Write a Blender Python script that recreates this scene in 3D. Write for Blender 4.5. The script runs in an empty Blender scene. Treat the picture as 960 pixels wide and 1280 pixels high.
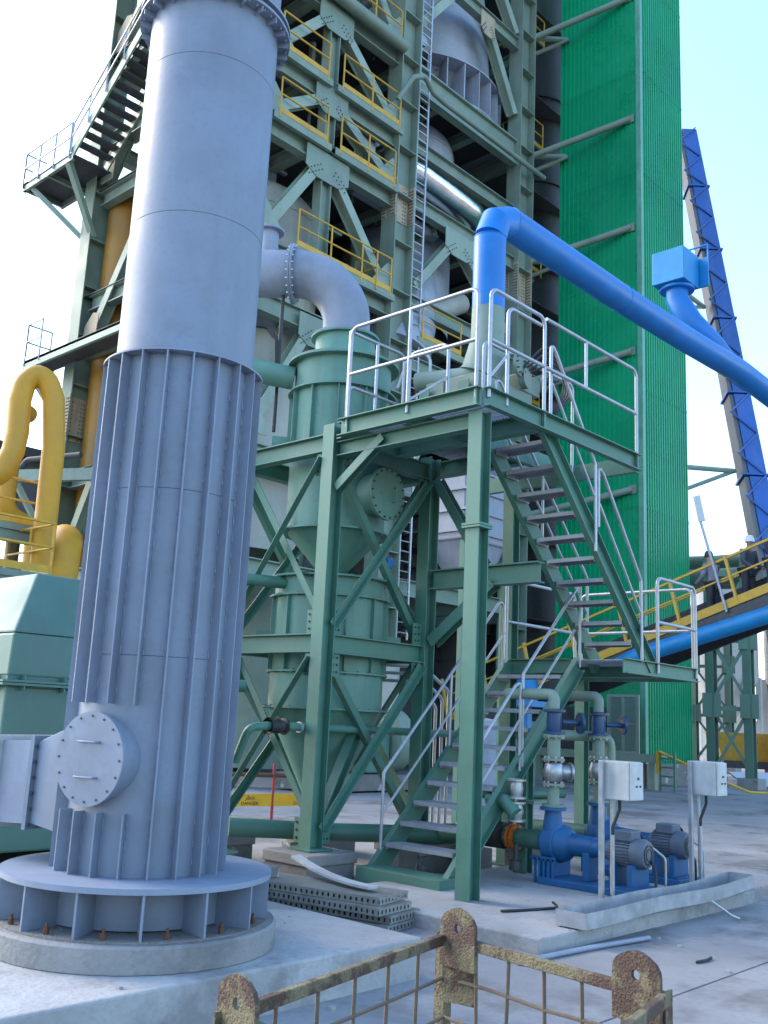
import bpy, math, random
from mathutils import Vector, Matrix
random.seed(7)
S = bpy.context.scene
COL = S.collection
R = math.radians

# ------------------------------------------------------------------ camera, world, sun, exposure
PITCH, ROLL, AZ, EYE = R(11.9), R(2.7), R(43.2), 1.7
fw = Vector((math.cos(AZ)*math.cos(PITCH), math.sin(AZ)*math.cos(PITCH), math.sin(PITCH)))
r0 = Vector((math.sin(AZ), -math.cos(AZ), 0)); u0 = r0.cross(fw)
cr, sr = math.cos(ROLL), math.sin(ROLL)
rt = r0*cr + u0*sr; up = u0*cr - r0*sr
cd = bpy.data.cameras.new('camera'); cam = bpy.data.objects.new('camera', cd); COL.objects.link(cam)
cd.sensor_fit = 'VERTICAL'; cd.sensor_height = 36; cd.lens = 36*1230/1280
cd.clip_start = .05; cd.clip_end = 3000
m = Matrix((rt, up, -fw)).transposed().to_4x4(); m.translation = (0, 0, EYE); cam.matrix_world = m
S.camera = cam
SUN_AZ, SUN_EL = R(108), R(36)          # direction towards the sun, from +X towards +Y
W = bpy.data.worlds.new('World'); S.world = W; W.use_nodes = True
nt = W.node_tree; bg = nt.nodes['Background']
sky = nt.nodes.new('ShaderNodeTexSky'); sky.sky_type = 'NISHITA'; sky.sun_disc = False
sky.sun_elevation = SUN_EL; sky.sun_rotation = R(90) - SUN_AZ
sky.air_density = 1.3; sky.dust_density = 2.2; sky.ozone_density = 3.2; sky.altitude = 300
hz = nt.nodes.new('ShaderNodeHueSaturation'); hz.inputs['Saturation'].default_value = 1.08; hz.inputs['Value'].default_value = 1.05
nt.links.new(sky.outputs[0], hz.inputs['Color']); nt.links.new(hz.outputs[0], bg.inputs[0]); bg.inputs[1].default_value = .15
sl = bpy.data.lights.new('sun', 'SUN'); so = bpy.data.objects.new('sun', sl); COL.objects.link(so)
sl.energy = .5; sl.angle = R(22); sl.color = (1, .86, .66)
sd = Vector((math.cos(SUN_AZ)*math.cos(SUN_EL), math.sin(SUN_AZ)*math.cos(SUN_EL), math.sin(SUN_EL)))
so.rotation_euler = sd.to_track_quat('Z', 'Y').to_euler(); so.location = sd*80
S.view_settings.view_transform = 'Standard'; S.view_settings.look = 'None'
S.view_settings.exposure = 1.95; S.view_settings.gamma = 1
S.render.engine = 'CYCLES'
S.cycles.max_bounces = 6; S.cycles.diffuse_bounces = 3; S.cycles.glossy_bounces = 2; S.cycles.caustics_reflective = False; S.cycles.caustics_refractive = False

# ------------------------------------------------------------------ materials
def mat(name, col, rough=.5, metal=0, dirt=.3, dirtcol=(.16, .15, .14), scale=2.5, bump=.05, streak=.25, spec=.5, patch=None, vary=.06):
    M = bpy.data.materials.new(name); M.use_nodes = True
    n = M.node_tree.nodes; L = M.node_tree.links.new; b = n['Principled BSDF']
    g = n.new('ShaderNodeNewGeometry')
    mp = n.new('ShaderNodeMapping'); mp.inputs['Scale'].default_value = (1, 1, .12); L(g.outputs['Position'], mp.inputs[0])
    n1 = n.new('ShaderNodeTexNoise'); n1.inputs['Scale'].default_value = scale; n1.inputs['Detail'].default_value = 4; n1.inputs['Roughness'].default_value = .65
    L(g.outputs['Position'], n1.inputs[0])
    n2 = n.new('ShaderNodeTexNoise'); n2.inputs['Scale'].default_value = scale*4; n2.inputs['Detail'].default_value = 3; L(mp.outputs[0], n2.inputs[0])
    n3 = n.new('ShaderNodeTexNoise'); n3.inputs['Scale'].default_value = scale*22; n3.inputs['Detail'].default_value = 2; L(g.outputs['Position'], n3.inputs[0])
    def ramp(src, a, bb, lo, hi):
        r = n.new('ShaderNodeMapRange'); r.inputs[1].default_value = a; r.inputs[2].default_value = bb; r.inputs[3].default_value = lo; r.inputs[4].default_value = hi
        L(src, r.inputs[0]); return r.outputs[0]
    def mix(f, A, B):
        x = n.new('ShaderNodeMix'); x.data_type = 'RGBA'
        if isinstance(f, float): x.inputs[0].default_value = f
        else: L(f, x.inputs[0])
        for v, s in ((A, x.inputs[6]), (B, x.inputs[7])):
            if isinstance(v, tuple): s.default_value = (*v, 1)
            else: L(v, s)
        return x.outputs[2]
    lo = tuple(c*.82 for c in col); hi = tuple(min(1, c*1.14) for c in col)
    c = mix(ramp(n1.outputs[0], .3, .7, 0, 1), lo, hi)
    if patch:
        n4 = n.new('ShaderNodeTexNoise'); n4.inputs['Scale'].default_value = patch[1]; n4.inputs['Detail'].default_value = 5; n4.inputs['Roughness'].default_value = .7
        L(g.outputs['Position'], n4.inputs[0])
        c = mix(ramp(n4.outputs[0], patch[2], patch[2]+patch[3], 0, 1), c, patch[0])
    c = mix(ramp(n2.outputs[0], .5, .78, 0, streak), c, dirtcol)
    c = mix(ramp(n3.outputs[0], .52, .8, 0, dirt), c, dirtcol)
    oi = n.new('ShaderNodeObjectInfo'); hv = n.new('ShaderNodeHueSaturation'); L(ramp(oi.outputs['Random'], 0, 1, 1-vary, 1+vary), hv.inputs['Value'])
    L(c, hv.inputs['Color']); L(hv.outputs[0], b.inputs['Base Color'])
    L(ramp(n1.outputs[0], .3, .7, max(0, rough-.08), min(1, rough+.1)), b.inputs['Roughness'])
    b.inputs['Metallic'].default_value = metal
    b.inputs['Specular IOR Level'].default_value = spec
    if bump:
        bp = n.new('ShaderNodeBump'); bp.inputs['Strength'].default_value = bump; bp.inputs['Distance'].default_value = .02
        ad = n.new('ShaderNodeMath'); L(n1.outputs[0], ad.inputs[0]); L(n3.outputs[0], ad.inputs[1])
        L(ad.outputs[0], bp.inputs['Height']); L(bp.outputs[0], b.inputs['Normal'])
    return M
M = {}
M['stack'] = mat('stack_grey_paint', (.205, .245, .315), .5, dirt=.28, streak=.5, scale=1.2, dirtcol=(.145, .165, .2), patch=((.215, .265, .355), 1.3, .5, .14))
M['greyduct'] = mat('grey_duct_paint', (.26, .29, .36), .48, dirt=.2, streak=.2, scale=2)
M['green'] = mat('green_steel_paint', (.068, .19, .14), .5, dirt=.35, streak=.5, dirtcol=(.13, .17, .145), patch=((.15, .15, .12), 6, .69, .03))
M['greenlt'] = mat('pale_green_paint', (.125, .275, .215), .5, dirt=.3, streak=.5, scale=1.5, dirtcol=(.10, .15, .125), patch=((.13, .16, .13), 4, .68, .05))
M['fan'] = mat('dull_green_casing', (.085, .19, .16), .55, dirt=.35, streak=.4, scale=1.5, dirtcol=(.10, .14, .125))
M['sage'] = mat('sage_green_paint', (.20, .27, .215), .55, dirt=.25, streak=.3, scale=1, dirtcol=(.13, .14, .11))
M['sagelt'] = mat('light_sage_paint', (.26, .34, .27), .55, dirt=.25, streak=.3, scale=1, dirtcol=(.15, .15, .12))
M['primer'] = mat('beige_primer', (.42, .34, .23), .7, dirt=.35, streak=.35, scale=3)
M['clad'] = mat('green_cladding', (.0, .31, .135), .28, dirt=.08, streak=.22, scale=.35, dirtcol=(.03, .27, .17), bump=.02)
M['cladflash'] = mat('pale_green_flashing', (.12, .36, .25), .4, dirt=.1)
M['blue'] = mat('blue_pipe_paint', (.0, .165, .52), .4, dirt=.16, streak=.25, dirtcol=(.05, .13, .32), scale=2)
M['bluelt'] = mat('light_blue_paint', (.0, .21, .5), .45, dirt=.12, streak=.15, dirtcol=(.1, .2, .3))
M['bluedk'] = mat('pump_blue_paint', (.003, .095, .25), .5, dirt=.35, streak=.2, dirtcol=(.12, .16, .22), scale=6)
M['bluevalve'] = mat('valve_blue', (.003, .045, .13), .4, dirt=.2)
M['bluegal'] = mat('gallery_blue', (.03, .12, .42), .5, dirt=.3, streak=.4, dirtcol=(.2, .19, .2), scale=.5)
M['brownpanel'] = mat('rusty_grey_panel', (.15, .155, .18), .7, dirt=.4, streak=.5, scale=.5)
M['galv'] = mat('galvanised_tube', (.42, .44, .47), .42, metal=.5, dirt=.12, streak=.1, scale=8)
M['grating'] = mat('galvanised_grating', (.34, .36, .40), .5, metal=.3, dirt=.3, scale=6)
M['silver'] = mat('bright_cladding', (.72, .73, .75), .16, metal=1, dirt=.08, streak=.06, scale=3, bump=.12)
M['yellow'] = mat('yellow_rail_paint', (.58, .33, .02), .45, dirt=.25, streak=.2, scale=4)
M['yellowpipe'] = mat('yellow_pipe_paint', (.55, .27, .012), .5, dirt=.15, streak=.3, scale=.8, dirtcol=(.3, .19, .06))
M['orange'] = mat('orange_duct_paint', (.36, .17, .015), .5, dirt=.2, streak=.3, scale=.8)
M['tank'] = mat('beige_grey_tank', (.38, .38, .33), .55, dirt=.25, streak=.35, scale=.6, dirtcol=(.2, .19, .16))
M['vessel'] = mat('blue_grey_vessel', (.34, .375, .44), .5, dirt=.3, streak=.3, scale=.5, dirtcol=(.12, .13, .15))
M['floor'] = mat('dark_floor_steel', (.06, .065, .07), .7, dirt=.3, scale=.8)
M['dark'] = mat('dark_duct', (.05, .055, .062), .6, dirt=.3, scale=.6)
M['black'] = mat('black_rubber', (.018, .018, .02), .6, dirt=.2)
M['conc'] = mat('concrete', (.28, .275, .27), .88, dirt=.35, streak=.15, scale=1.6, bump=.35, dirtcol=(.2, .19, .18), spec=.25, patch=((.19, .185, .18), 1.1, .52, .12))
M['conclt'] = mat('dusty_concrete', (.38, .375, .37), .9, dirt=.3, streak=.1, scale=1.2, bump=.35, dirtcol=(.2, .195, .19), spec=.2, patch=((.25, .245, .24), .9, .5, .12))
M['concdk'] = mat('rough_concrete', (.21, .2, .19), .92, dirt=.5, streak=.3, scale=3, bump=.7, spec=.2, patch=((.48, .475, .47), 2.4, .6, .05))
M['ground'] = mat('paving_concrete', (.285, .28, .28), .9, dirt=.5, streak=.05, scale=.9, bump=.35, dirtcol=(.22, .2, .19), spec=.2, patch=((.17, .16, .155), .6, .5, .12))
M['joint'] = mat('joint_dirt', (.16, .145, .13), .95, dirt=.5, scale=4, spec=.1)
M['earth'] = mat('dusty_ground', (.33, .29, .25), .95, dirt=.4, scale=.3, spec=.1)
M['rust'] = mat('rusty_yellow_steel', (.19, .16, .09), .8, dirt=.6, streak=.6, scale=5, bump=.5, dirtcol=(.06, .035, .025), patch=((.085, .05, .035), 6, .46, .08))
M['rustwire'] = mat('rusty_wire', (.16, .125, .09), .8, dirt=.5, scale=14, bump=.4, dirtcol=(.06, .03, .02))
M['rustbolt'] = mat('rusty_bolt', (.12, .05, .025), .85, dirt=.4, scale=20)
M['perf'] = mat('perforated_steel', (.30, .30, .28), .5, metal=.5, dirt=.5, streak=.3, scale=6, dirtcol=(.12, .11, .1))
M['boxwhite'] = mat('box_white_paint', (.5, .51, .51), .4, dirt=.1, streak=.12, scale=4)
M['motor'] = mat('motor_grey', (.10, .13, .18), .5, dirt=.35, scale=8)
M['steelcast'] = mat('cast_steel', (.42, .43, .44), .38, metal=.75, dirt=.3, scale=12)
M['orangepaint'] = mat('orange_coupling', (.55, .13, .015), .5, dirt=.2)
M['tape'] = mat('yellow_warning_tape', (.78, .42, .02), .45, dirt=.12, streak=.1)
M['ink'] = mat('black_print', (.02, .02, .02), .6, dirt=.05, bump=0)
M['red'] = mat('red_paint', (.35, .03, .02), .55)
M['silo'] = mat('pale_silo', (.42, .43, .42), .6, dirt=.2, streak=.3, scale=.3)
M['trestle'] = mat('dark_green_trestle', (.10, .19, .14), .55, dirt=.3, scale=.6)
M['belt'] = mat('black_belt', (.03, .03, .033), .7, dirt=.3)
M['skin'] = mat('skin', (.36, .2, .13), .55, dirt=.05, bump=0)
M['shirt'] = mat('lilac_shirt', (.26, .25, .32), .8, dirt=.15)
M['shirt2'] = mat('dark_jacket', (.05, .06, .09), .8, dirt=.15)
M['trousers'] = mat('dark_trousers', (.035, .04, .055), .85, dirt=.15)
M['helmet'] = mat('white_helmet', (.75, .75, .75), .35, dirt=.05)
M['pink'] = mat('magenta_drum_paint', (.35, .03, .2), .5)
M['mesh'] = mat('wire_screen', (.14, .22, .18), .6, dirt=.4, scale=10)
M['farwall'] = mat('far_wall', (.42, .40, .37), .9, dirt=.2, scale=.3)
M['brownbelt'] = mat('brown_rusty_truss', (.17, .10, .065), .8, dirt=.4, scale=1)

# ------------------------------------------------------------------ mesh helpers
V = Vector
class MB:
    def __init__(s): s.v = []; s.f = []
    def add(s, vs, fs):
        o = len(s.v); s.v += [tuple(x) for x in vs]; s.f += [tuple(i+o for i in q) for q in fs]; return s
    def box(s, x0, x1, y0, y1, z0, z1):
        vs = [(x, y, z) for z in (z0, z1) for y in (y0, y1) for x in (x0, x1)]
        return s.add(vs, [(0, 2, 3, 1), (4, 5, 7, 6), (0, 1, 5, 4), (2, 6, 7, 3), (0, 4, 6, 2), (1, 3, 7, 5)])
    def bar(s, a, b, w, h, upv=(0, 0, 1)):
        return s.sect(a, b, [(-w/2, -h/2), (w/2, -h/2), (w/2, h/2), (-w/2, h/2)], upv, caps=[(0, 1, 2, 3)])
    def sect(s, a, b, prof, upv=(0, 0, 1), caps=None):
        a = V(a); b = V(b); t = (b-a).normalized(); u = V(upv); u = u - t*u.dot(t)
        if u.length < 1e-4: u = V((1, 0, 0)) - t*t.x
        if u.length < 1e-4: u = V((0, 1, 0))
        u.normalize(); w = t.cross(u); n = len(prof)
        vs = [p + w*x + u*y for p in (a, b) for x, y in prof]
        fs = [(i, (i+1) % n, (i+1) % n+n, i+n) for i in range(n)]
        for c in (caps or [tuple(range(n))]):
            fs.append(tuple(reversed(c))); fs.append(tuple(i+n for i in c))
        return s.add(vs, fs)
    def ibeam(s, a, b, h, w, upv=(0, 0, 1), tf=.07, tw=.06):
        tf *= h; tw *= h; x = w/2; y = h/2; k = tw/2
        p = [(-x, -y), (x, -y), (x, -y+tf), (k, -y+tf), (k, y-tf), (x, y-tf), (x, y), (-x, y), (-x, y-tf), (-k, y-tf), (-k, -y+tf), (-x, -y+tf)]
        return s.sect(a, b, p, upv, caps=[(0, 1, 2, 3, 10, 11), (3, 4, 9, 10), (4, 5, 6, 7, 8, 9)])
    def chan(s, a, b, h, w, upv=(0, 0, 1), t=.012, side=1):
        y = h/2; x = w*side; k = t*side
        p = [(0, -y), (x, -y), (x, -y+t), (k, -y+t), (k, y-t), (x, y-t), (x, y), (0, y)]
        if side < 0: p.reverse(); c = [(7, 6, 5, 4, 3, 0)]; 
        return s.sect(a, b, p, upv, caps=[(0, 1, 2, 3), (0, 3, 4, 7), (4, 5, 6, 7)] )
    def angle(s, a, b, w, upv=(0, 0, 1), t=.01):
        p = [(0, 0), (w, 0), (w, t), (t, t), (t, w), (0, w)]
        return s.sect(a, b, p, upv, caps=[(0, 1, 2, 3), (0, 3, 4, 5)])
    def tube(s, pts, r, seg=10, fillet=0, fseg=5, closed=False, caps=True):
        pts = [V(p) for p in pts]
        if fillet:
            q = [pts[0]]
            for i in range(1, len(pts)-1):
                p = pts[i]; d0 = (pts[i-1]-p); d1 = (pts[i+1]-p)
                th = d0.angle(d1); k = min(fillet/max(1e-3, math.tan(th/2)), d0.length*.49, d1.length*.49)
                A = p + d0.normalized()*k; B = p + d1.normalized()*k
                rr = k*math.tan(th/2); bis = (d0.normalized()+d1.normalized())
                if bis.length < 1e-4: q.append(p); continue
                c = p + bis.normalized()*(rr/math.sin(th/2))
                va = A-c; vb = B-c; ang = va.angle(vb)
                for j in range(fseg+1):
                    t_ = j/fseg
                    q.append(c + (va*math.sin((1-t_)*ang)+vb*math.sin(t_*ang))/math.sin(ang))
            q.append(pts[-1]); pts = q
        n = len(pts); rad = r if isinstance(r, (list, tuple)) else [r]*n
        ts = []
        for i in range(n):
            a = pts[max(0, i-1)]; b = pts[min(n-1, i+1)]; ts.append((b-a).normalized())
        u = V((0, 0, 1)); u = u-ts[0]*u.dot(ts[0])
        if u.length < .05: u = V((1, 0, 0))-ts[0]*ts[0].x
        u.normalize(); vs = []
        for i in range(n):
            u = (u-ts[i]*u.dot(ts[i])).normalized(); w = ts[i].cross(u)
            vs += [pts[i]+(u*math.cos(2*math.pi*k/seg)+w*math.sin(2*math.pi*k/seg))*rad[i] for k in range(seg)]
        fs = [(i*seg+k, i*seg+(k+1) % seg, (i+1)*seg+(k+1) % seg, (i+1)*seg+k) for i in range(n-1) for k in range(seg)]
        if caps: fs += [tuple(reversed(range(seg))), tuple((n-1)*seg+k for k in range(seg))]
        return s.add(vs, fs)
    def lathe(s, prof, c=(0, 0, 0), axis=(0, 0, 1), seg=32, close=False):
        a = V(axis).normalized(); u = V((1, 0, 0)) if abs(a.x) < .9 else V((0, 1, 0)); u = (u-a*u.dot(a)).normalized(); w = a.cross(u); c = V(c)
        vs = []
        for r, h in prof:
            for k in range(seg):
                t_ = 2*math.pi*k/seg; vs.append(c + a*h + (u*math.cos(t_)+w*math.sin(t_))*max(r, 1e-4))
        n = len(prof); rg = range(n) if close else range(n-1)
        fs = [(i*seg+k, i*seg+(k+1) % seg, ((i+1) % n)*seg+(k+1) % seg, ((i+1) % n)*seg+k) for i in rg for k in range(seg)]
        return s.add(vs, fs)
    def disc(s, c, axis, r, h, seg=24):     # a capped cylinder from c along axis
        return s.tube([V(c), V(c)+V(axis).normalized()*h], r, seg)
    def ring(s, c, axis, r0, r1, h, seg=36):
        return s.lathe([(r0, 0), (r1, 0), (r1, h), (r0, h)], c, axis, seg, close=True)
    def bolts(s, c, axis, r, n, br=.012, bh=.02, ph=0):
        a = V(axis).normalized(); u = V((1, 0, 0)) if abs(a.x) < .9 else V((0, 1, 0)); u = (u-a*u.dot(a)).normalized(); w = a.cross(u)
        for k in range(n):
            t_ = 2*math.pi*(k+ph)/n; s.tube([V(c)+(u*math.cos(t_)+w*math.sin(t_))*r, V(c)+(u*math.cos(t_)+w*math.sin(t_))*r+a*bh], br, 6)
        return s
    def plate(s, pts, th, axis=None):       # flat polygon with thickness
        pts = [V(p) for p in pts]; nrm = V(axis) if axis else (pts[1]-pts[0]).cross(pts[2]-pts[0]); nrm.normalize(); n = len(pts)
        vs = [p - nrm*th/2 for p in pts]+[p + nrm*th/2 for p in pts]
        return s.add(vs, [tuple(reversed(range(n))), tuple(range(n, 2*n))]+[(i, (i+1) % n, (i+1) % n+n, i+n) for i in range(n)])
LOC = {}
def mesh(name, mb, mt, off=(0, 0, 0), smooth=False):
    me = bpy.data.meshes.new(name); o = V(off)
    me.from_pydata([tuple(V(v)-o) for v in mb.v], [], mb.f)
    import bmesh
    b = bmesh.new(); b.from_mesh(me); bmesh.ops.recalc_face_normals(b, faces=b.faces); b.to_mesh(me); b.free()
    me.materials.append(M[mt])
    if smooth:
        me.polygons.foreach_set('use_smooth', [True]*len(me.polygons)); me.set_sharp_from_angle(angle=R(38))
    return me
def tag(o, label, cat, group=None, kind=None):
    if label: o['label'] = label
    if cat: o['category'] = cat
    if group: o['group'] = group
    if kind: o['kind'] = kind
    return o
def thing(name, label, cat, loc=(0, 0, 0), group=None):
    o = bpy.data.objects.new(name, None); o.empty_display_size = .2; COL.objects.link(o); o.location = loc
    LOC[o.name] = V(loc); return tag(o, label, cat, group)
def part(name, mb, mt, parent, smooth=False, bevel=0, kind=None, label=None):
    off = LOC[parent.name]; me = mesh(name, mb, mt, off, smooth)
    o = bpy.data.objects.new(name, me); COL.objects.link(o); o.parent = parent; LOC[o.name] = off
    if bevel:
        md = o.modifiers.new('bevel', 'BEVEL'); md.width = bevel; md.segments = 2; md.limit_method = 'ANGLE'
    if kind: o['kind'] = kind
    if label: o['label'] = label
    return o
def inst(name, me, parent, loc, rotz=0):      # a part that shares mesh data; loc is relative to its thing
    o = bpy.data.objects.new(name, me); COL.objects.link(o); o.parent = parent; o.location = loc; o.rotation_euler = (0, 0, rotz)
    LOC[o.name] = LOC[parent.name]; return o
def solo(name, mb, mt, label, cat, loc=(0, 0, 0), group=None, smooth=False, bevel=0, kind=None):
    me = mesh(name, mb, mt, loc, smooth); o = bpy.data.objects.new(name, me); COL.objects.link(o); o.location = loc; LOC[o.name] = V(loc)
    if bevel:
        md = o.modifiers.new('bevel', 'BEVEL'); md.width = bevel; md.segments = 2; md.limit_method = 'ANGLE'
    return tag(o, label, cat, group, kind)
def struct(name, mb, mt, loc=(0, 0, 0), bevel=0):
    return solo(name, mb, mt, None, None, loc, bevel=bevel, kind='structure')
def textmesh(name, body, size, mt, parent, origin, xdir, ydir, font=None):
    cu = bpy.data.curves.new(name, 'FONT'); cu.body = body; cu.size = size; cu.extrude = .001; cu.align_x = 'CENTER'; cu.align_y = 'CENTER'
    t = bpy.data.objects.new(name, cu); COL.objects.link(t)
    dg = bpy.context.evaluated_depsgraph_get(); me = bpy.data.meshes.new_from_object(t.evaluated_get(dg)); bpy.data.objects.remove(t)
    x = V(xdir).normalized(); y = V(ydir).normalized(); z_ = x.cross(y)
    mt4 = Matrix((x, y, z_)).transposed().to_4x4(); mt4.translation = V(origin)-LOC[parent.name]; me.transform(mt4)
    me.materials.clear(); me.materials.append(M[mt])
    o = bpy.data.objects.new(name, me); COL.objects.link(o); o.parent = parent; LOC[o.name] = LOC[parent.name]; return o
# ================================================================== the ground
g = struct('ground', MB().box(-700, 900, -700, 900, -.6, -.022), 'earth')
LOC[g.name] = V((0, 0, 0))
PX, PY = 4.9, 3.9
pm = mesh('paving_panel', MB().box(.012, PX-.012, .012, PY-.012, -.3, 0), 'ground')
for i in range(-2, 9):
    for j in range(-2, 8):
        o = inst('paving_panel', pm, g, (-1.2+i*PX, 3.3+j*PY-.006*(i % 2), random.uniform(-.006, .002)))
        o.rotation_euler = (0, 0, random.uniform(-.0015, .0015))

# foundation slab under the stack
struct('foundation_slab', MB().box(-3.4, 5.5, 4.62, 8.4, -.02, .26), 'conclt', bevel=.015)

# ================================================================== exhaust stack
SX, SY = 3.87, 5.65
zb = .26
solo('concrete_plinth', MB().lathe([(.0, 0), (.9, 0), (.9, .13), (.885, .145), (0, .145)], (SX, SY, zb+.004), seg=72), 'conc',
     'round grey concrete plinth under the big stack base', 'plinth', (SX, SY, zb), smooth=True)
st = thing('exhaust_stack', 'tall round blue grey steel stack with vertical fins on its lower half', 'stack', (SX, SY, zb+.15))
ZF = .70                                   # top of the base flange
b0 = zb+.15
shell = part('shell', MB().lathe([(.478, ZF), (.478, 2.02), (.473, 2.022), (.478, 2.026), (.478, 3.1), (.473, 3.102), (.478, 3.106), (.478, 4.0), (.478, 4.05), (.478, 5.06), (.473, 5.062), (.478, 5.066), (.478, 6.3), (.473, 6.302), (.478, 6.306), (.478, 9.6), (.455, 9.6), (.455, 8)], (SX, SY, 0), seg=96), 'stack', st, True)
part('base_flange', MB().ring((SX, SY, ZF-.03), (0, 0, 1), .44, .85, .034, 96), 'stack', st, True)
part('base_plate', MB().ring((SX, SY, b0), (0, 0, 1), .42, .845, .012, 96), 'concdk', st, True)
part('base_wall', MB().lathe([(.6, b0+.02), (.6, ZF-.03)], (SX, SY, 0), seg=96), 'stack', st, True)
gm = mesh('base_gusset', MB().box(.60, .84, -.007, .007, b0+.012-b0, ZF-.03-b0), 'stack')
for k in range(14): inst('base_gusset', gm, st, (0, 0, 0), R(235.6+k*360/14+3))
am = mesh('anchor_bolt', MB().tube([(0, 0, 0), (0, 0, .06)], .009, 8).tube([(0, 0, 0), (0, 0, .035)], .018, 6), 'rustbolt')
for k in range(14):
    a = R(235.6+k*360/14+14); inst('anchor_bolt', am, st, (.79*math.cos(a), .79*math.sin(a), .012), a)
HA = R(193)                                # where the manhole looks
fin = mesh('stiffener_fin', MB().box(.476, .555, -.005, .005, ZF-b0+.004, 4.02-b0), 'stack')
finu = mesh('stiffener_fin', MB().box(.476, .555, -.005, .005, 1.72-b0, 4.02-b0), 'stack')
finl = mesh('stiffener_fin', MB().box(.476, .555, -.005, .005, ZF-b0+.004, 1.07-b0), 'stack')
for k in range(20):
    a = R(200+k*18+5); d = abs((math.degrees(a-HA)+180) % 360-180)
    if d < 32: inst('stiffener_fin', finu, st, (0, 0, 0), a); inst('stiffener_fin', finl, st, (0, 0, 0), a)
    else: inst('stiffener_fin', fin, st, (0, 0, 0), a)
mb = MB()
for k in range(20):
    a = R(200+k*18+5)
    for i in range(28):
        z_ = ZF+.06+i*.115+random.uniform(-.02, .02)
        if 1.07 < z_ < 1.74: continue
        for s_ in (-1, 1):
            c_, n_ = math.cos(a), math.sin(a); p = V((SX+.481*c_-s_*.009*n_, SY+.481*n_+s_*.009*c_, z_)); mb.tube([p, p+V((0, 0, random.uniform(.03, .06)))], .006, 5)
part('weld_stitches', mb, 'stack', st, True, kind='stuff')
part('fin_top_ring', MB().ring((SX, SY, 4.02), (0, 0, 1), .47, .558, .012, 96), 'stack', st, True)
part('upper_flange', MB().ring((SX, SY, 6.78), (0, 0, 1), .47, .57, .022, 96).ring((SX, SY, 6.845), (0, 0, 1), .47, .57, .022, 96), 'stack', st, True)
rm = mesh('flange_rib', MB().box(.47, .563, -.004, .004, 6.73-b0, 6.779-b0), 'stack')
for k in range(24): inst('flange_rib', rm, st, (0, 0, 0), R(k*15))
part('flange_bolts', MB().bolts((SX, SY, 6.76), (0, 0, 1), .54, 48, .009, .02, .5), 'stack', st, kind='stuff')
hd = V((math.cos(HA), math.sin(HA), 0)); hs = V((-math.sin(HA), math.cos(HA), 0)); hc = V((SX+.03, SY-.02, 1.385))
part('manhole_neck', MB().tube([hc+hd*.40, hc+hd*.55], .262, 48), 'stack', st, True)
part('manhole_flange', MB().disc(hc+hd*.55, hd, .28, .016, 48), 'stack', st, True)
cov = part('manhole_cover', MB().disc(hc+hd*.569, hd, .282, .014, 48), 'stack', st, True)
part('cover_bolts', MB().bolts(hc+hd*.57, hd, .255, 16, .007, .02), 'dark', cov, kind='stuff')
for dz in (.1, -.11):
    p = hc+hd*.582+V((0, 0, dz)); part('handle', MB().tube([p-hs*.08, p-hs*.08+hd*.035, p+hs*.08+hd*.035, p+hs*.08], .007, 8, .012, 3), 'stack', cov, True)
# inlet duct towards the fan
dv = V((-.34, .94, 0)).normalized(); dw = V((-dv.y, dv.x, 0)); dc = V((SX, SY, 1.24))
def frame4(c, w, h): return [c-dw*w-V((0, 0, h)), c+dw*w-V((0, 0, h)), c+dw*w+V((0, 0, h)), c-dw*w+V((0, 0, h))]
def loft(mb, A, B): return mb.add(A+B, [(0, 1, 5, 4), (1, 2, 6, 5), (2, 3, 7, 6), (3, 0, 4, 7), (3, 2, 1, 0), (4, 5, 6, 7)])
du = part('inlet_duct', loft(MB(), frame4(dc+dv*.3, .33, .36), frame4(dc+dv*.72+V((0, 0, -.05)), .24, .26)), 'stack', st, bevel=.004)
part('duct_flange', loft(MB(), frame4(dc+dv*.72+V((0, 0, -.05)), .28, .3), frame4(dc+dv*.75+V((0, 0, -.05)), .28, .3)), 'stack', du)
part('duct_section', loft(MB(), frame4(dc+dv*.75+V((0, 0, -.05)), .245, .265), frame4(dc+dv*1.02+V((0, 0, -.06)), .245, .265)), 'greyduct', du)
part('end_flange', loft(MB(), frame4(dc+dv*1.02+V((0, 0, -.06)), .28, .3), frame4(dc+dv*1.06+V((0, 0, -.06)), .28, .3)), 'boxwhite', du)
mbb = MB()
for s_ in (-1, 1):
    for q in range(6): mbb.disc(dc+dv*.718+dw*(s_*.262)+V((0, 0, -.27+q*.1-.05)), -dv, .011, .014, 6)
part('duct_bolts', mbb, 'dark', du, kind='stuff')

# ================================================================== fan at the far left
FX, FY = 3.95, 7.35
fn = thing('fan_housing', 'large pale green fan housing with sloped top behind the grey stack', 'fan', (FX, FY, 0))
fx0, fx1, fy0, fy1 = 3.78, 5.9, 7.55, 9.6
def frus(mb, z0, z1, i0, i1):
    A = [(fx0+i0, fy0+i0, z0), (fx1-i0, fy0+i0, z0), (fx1-i0, fy1-i0, z0), (fx0+i0, fy1-i0, z0)]
    B = [(fx0+i1, fy0+i1*.9, z1), (fx1-i1, fy0+i1*.9, z1), (fx1-i1, fy1-i1, z1), (fx0+i1, fy1-i1, z1)]
    return mb.add(A+B, [(0, 1, 5, 4), (1, 2, 6, 5), (2, 3, 7, 6), (3, 0, 4, 7), (3, 2, 1, 0), (4, 5, 6, 7)])
part('lower_casing', frus(MB(), .55, 1.83, 0, 0), 'fan', fn, bevel=.02)
part('upper_casing', frus(MB(), 1.9, 2.25, 0, .02), 'fan', fn, bevel=.02)
part('sloped_hood', frus(MB(), 2.252, 2.78, .02, .28), 'fan', fn, bevel=.02)
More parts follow.
